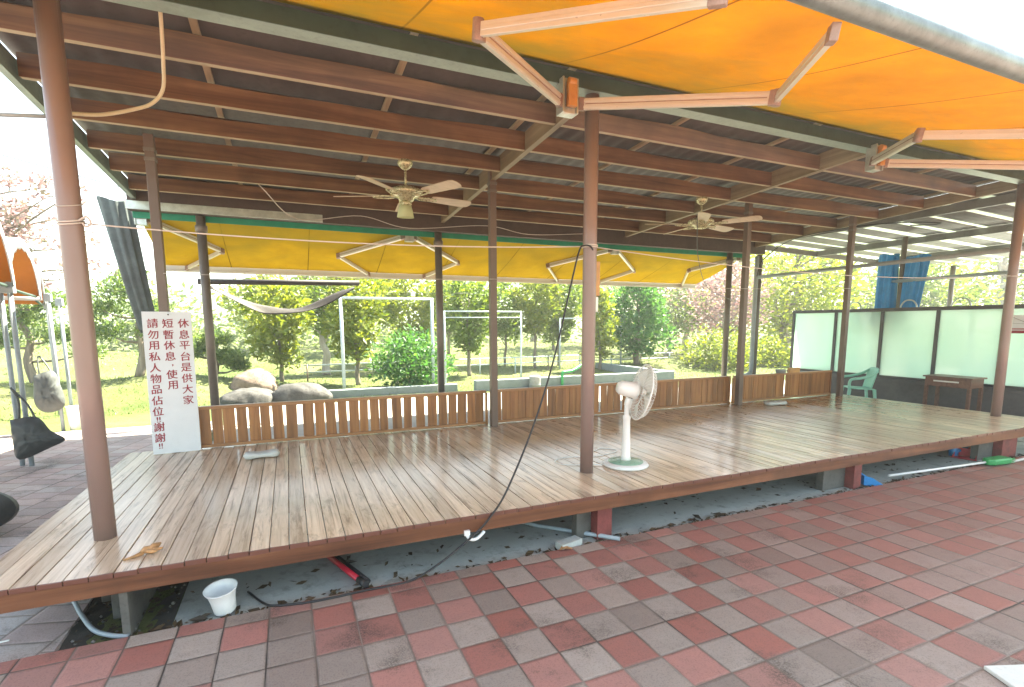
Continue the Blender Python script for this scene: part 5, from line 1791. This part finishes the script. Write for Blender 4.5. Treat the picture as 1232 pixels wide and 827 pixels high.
for i, (x, y, zt, rx, lf_, lb) in enumerate(((3.9, 19.5, 3.5, 1.5, 'lime', 'pale lime tree seen through the top of the first trellis frame'), (7.9, 19.0, 3.4, 1.6, 'lime', 'pale lime tree standing behind the tree right of the round rear pipe'), (14.2, 20.5, 3.9, 1.9, 'lime', 'pale lime tree behind the tree left of the middle post'), (17.6, 21.5, 4.2, 1.8, 'far', 'pale green tree behind the dark columnar tree'), (0.0, 20.5, 3.0, 1.5, 'lime', 'pale lime tree far behind the pinkish boulder'))):
    tree('fruit_tree', x, y, zt - 0.1, 0.9, rx * 0.8, lb, 'far' if i % 2 else 'lime', 1700, 0.19, 0.07, 80 + i, group=G1)
# left hand side: pruned pines and the big blossom tree


def pine(x, y, ztop, label, seed, pads, lean):
    r = random.Random(seed)
    z0 = gz(x, y) - 0.03
    t = thing('pine_tree', (x, y, z0), label, 'pine tree', 'pruned garden pines on the left')
    tm, cm = MB(), MB()
    H = ztop - z0
    tr = [(x, y, z0), (x + lean * 0.5, y, z0 + H * 0.25), (x + lean * 0.2, y + 0.1, z0 + H * 0.5), (x + lean, y, z0 + H * 0.75), (x + lean * 0.8, y, ztop - 0.1)]
    P = smoothpath(tr, 5)
    tm.tube(P, [0.10 * (1 - 0.8 * i / len(P)) + 0.01 for i in range(len(P))], 10)
    cents = []
    for dx, dy, k, rad in pads:
        c = Vector((x + dx, y + dy, z0 + H * k))
        s = P[min(len(P) - 1, int(len(P) * max(0.12, k - 0.08)))]
        tm.tube(smoothpath([s, s.lerp(c, 0.5) + Vector((0, 0, -0.08)), c], 4), [0.035, 0.033, 0.03, 0.028, 0.024, 0.02, 0.016, 0.013, 0.01], 7)
        for q in range(7):
            a = q * 2.4
            cents.append((c + Vector((math.cos(a) * rad * 0.7 * math.sqrt(q / 7), math.sin(a) * rad * 0.7 * math.sqrt(q / 7), r.uniform(-0.05, 0.10))), rad * 0.42))
    tm.build('trunk', 'bark', t)
    leaf_cloud(cm, r, cents, 4200, 0.10, 1.0, 0.30, 0.8)
    cm.build('crown', LEAF['pine'], t)


pine(-2.35, 11.6, 2.5, 'pruned pine with leaning branches directly left of the notice board', 51, [(-0.6, 0, 0.45, 0.55), (0.5, -0.2, 0.42, 0.5), (-0.7, 0.2, 0.68, 0.6), (0.35, 0, 0.66, 0.6), (-0.2, -0.3, 0.85, 0.6), (0.0, 0, 0.97, 0.5), (0.95, -0.1, 0.30, 0.45)], 0.25)
pine(-4.6, 12.2, 2.1, 'pruned pine seen between the canopy legs', 52, [(-0.7, 0, 0.50, 0.6), (0.6, -0.2, 0.55, 0.6), (-0.3, 0.2, 0.75, 0.7), (0.35, 0, 0.90, 0.6), (1.1, 0, 0.35, 0.45)], -0.2)
pine(-0.75, 11.6, 1.15, 'low pruned pine right of the notice board behind the round pipe', 53, [(-0.4, 0, 0.55, 0.4), (0.4, -0.1, 0.40, 0.42), (0.1, 0, 0.85, 0.45), (0.65, 0, 0.22, 0.3)], 0.15)
r = random.Random(77)
bt = thing('blossom_tree', (-6.6, 13.5, -0.4), 'large pink blossom tree with bare twigs against the sky at left', 'tree')
tm, cm = MB(), MB()
cents = []
tm.tube(smoothpath([(-6.6, 13.5, -0.45), (-6.5, 13.5, 0.8), (-6.2, 13.4, 2.2), (-6.0, 13.3, 3.6)], 4), [0.2 - 0.009 * i for i in range(13)], 10)
for i in range(30):
    s = Vector((-6.3, 13.4, 1.6)).lerp(Vector((-6.0, 13.3, 3.6)), r.random())
    a = r.uniform(0, 6.28)
    L = r.uniform(1.4, 3.2)
    e = s + Vector((math.cos(a) * L, math.sin(a) * L * 0.7, r.uniform(0.3, 2.6)))
    P = smoothpath([s, s.lerp(e, 0.5) + Vector((r.uniform(-.3, .3), r.uniform(-.3, .3), r.uniform(0, .4))), e], 5)
    tm.tube(P, [0.045 * (1 - 0.85 * k / len(P)) for k in range(len(P))], 6)
    for q in range(7):
        b0 = P[r.randrange(3, len(P))]
        e2 = b0 + Vector((r.uniform(-0.8, 0.8), r.uniform(-0.8, 0.8), r.uniform(-0.15, 0.5)))
        tm.tube([b0, b0.lerp(e2, 0.5) + Vector((0, 0, 0.06)), e2], [0.012, 0.009, 0.004], 5)
        cents.append((b0.lerp(e2, r.uniform(0.5, 1.0)), r.uniform(0.10, 0.24)))
tm.build('trunk', 'bark', bt)
leaf_cloud(cm, r, cents, 5200, 0.10, 1.0, 0.6)
cm.build('crown', LEAF['pink'], bt)
for i, (x, y, zt, rx, lf_) in enumerate(((-13, 30, 3.3, 2.4, 'far'), (-6, 32, 2.7, 2.6, 'far'), (0.5, 33, 2.4, 2.6, 'far'), (6, 34, 3.0, 2.4, 'far'), (12.5, 32, 3.4, 2.6, 'far'), (19, 33, 4.2, 3.0, 'far'), (26, 31, 5.2, 3.2, 'mid'), (34, 29, 6.4, 3.6, 'far'))):
    tree('field_tree', x, y, zt, -0.2, rx, ['pale far tree behind the canopies at the field edge', 'pale far tree at the field edge left of the notice board', 'pale far tree at the field edge above the pinkish boulder', 'pale far tree at the field edge behind the first trellis frame', 'pale far tree at the field edge behind the middle post', 'pale far tree at the field edge behind the columnar tree', 'mid green far tree behind the pink blossom trees', 'pale far tree behind the curved trunk tree'][i], lf_, 2600, 0.30, 0.16, 60 + i, clumps=28, crad=0.5, group='far trees along the field edge')

# shrubs and tall weeds hugging the sunny grass
m = MB()
r = random.Random(5)
vs, fs = [], []
for i in range(26000):
    y = 8.4 + 18 * r.random() ** 1.6
    x = r.uniform(-9, 26)
    if -0.05 < x < 10.9 and y < 8.3:
        continue
    h = r.uniform(0.03, 0.09)
    a = r.uniform(0, 6.28)
    z = gz(x, y) - 0.01
    wd = r.uniform(0.006, 0.014) * (1 + (y - 8) * 0.08)
    k = len(vs)
    lx, ly = r.uniform(-0.06, 0.06), r.uniform(-0.06, 0.06)
    vs += [(x - math.cos(a) * wd, y - math.sin(a) * wd, z), (x + math.cos(a) * wd, y + math.sin(a) * wd, z), (x + lx, y + ly, z + h)]
    fs.append((k, k + 1, k + 2))
m.add(vs, fs)
struct(m.build('grass', LEAF['grass']), 'stuff')

# ------------------------------------------------------------------ air
hz = bpy.data.materials.new('pale_haze')
hz.use_nodes = True
hn = hz.node_tree
hn.nodes.remove(hn.nodes['Principled BSDF'])
pv = hn.nodes.new('ShaderNodeVolumePrincipled')
pv.inputs['Color'].default_value = (0.95, 0.97, 1.0, 1)
pv.inputs['Density'].default_value = 0.0026
pv.inputs['Anisotropy'].default_value = 0.3
hn.links.new(pv.outputs[0], hn.nodes['Material Output'].inputs['Volume'])
MAT['haze'] = hz
struct(MB().box((-170, -70, -2.2), (200, 250, 45)).build('haze', 'haze'), 'stuff')
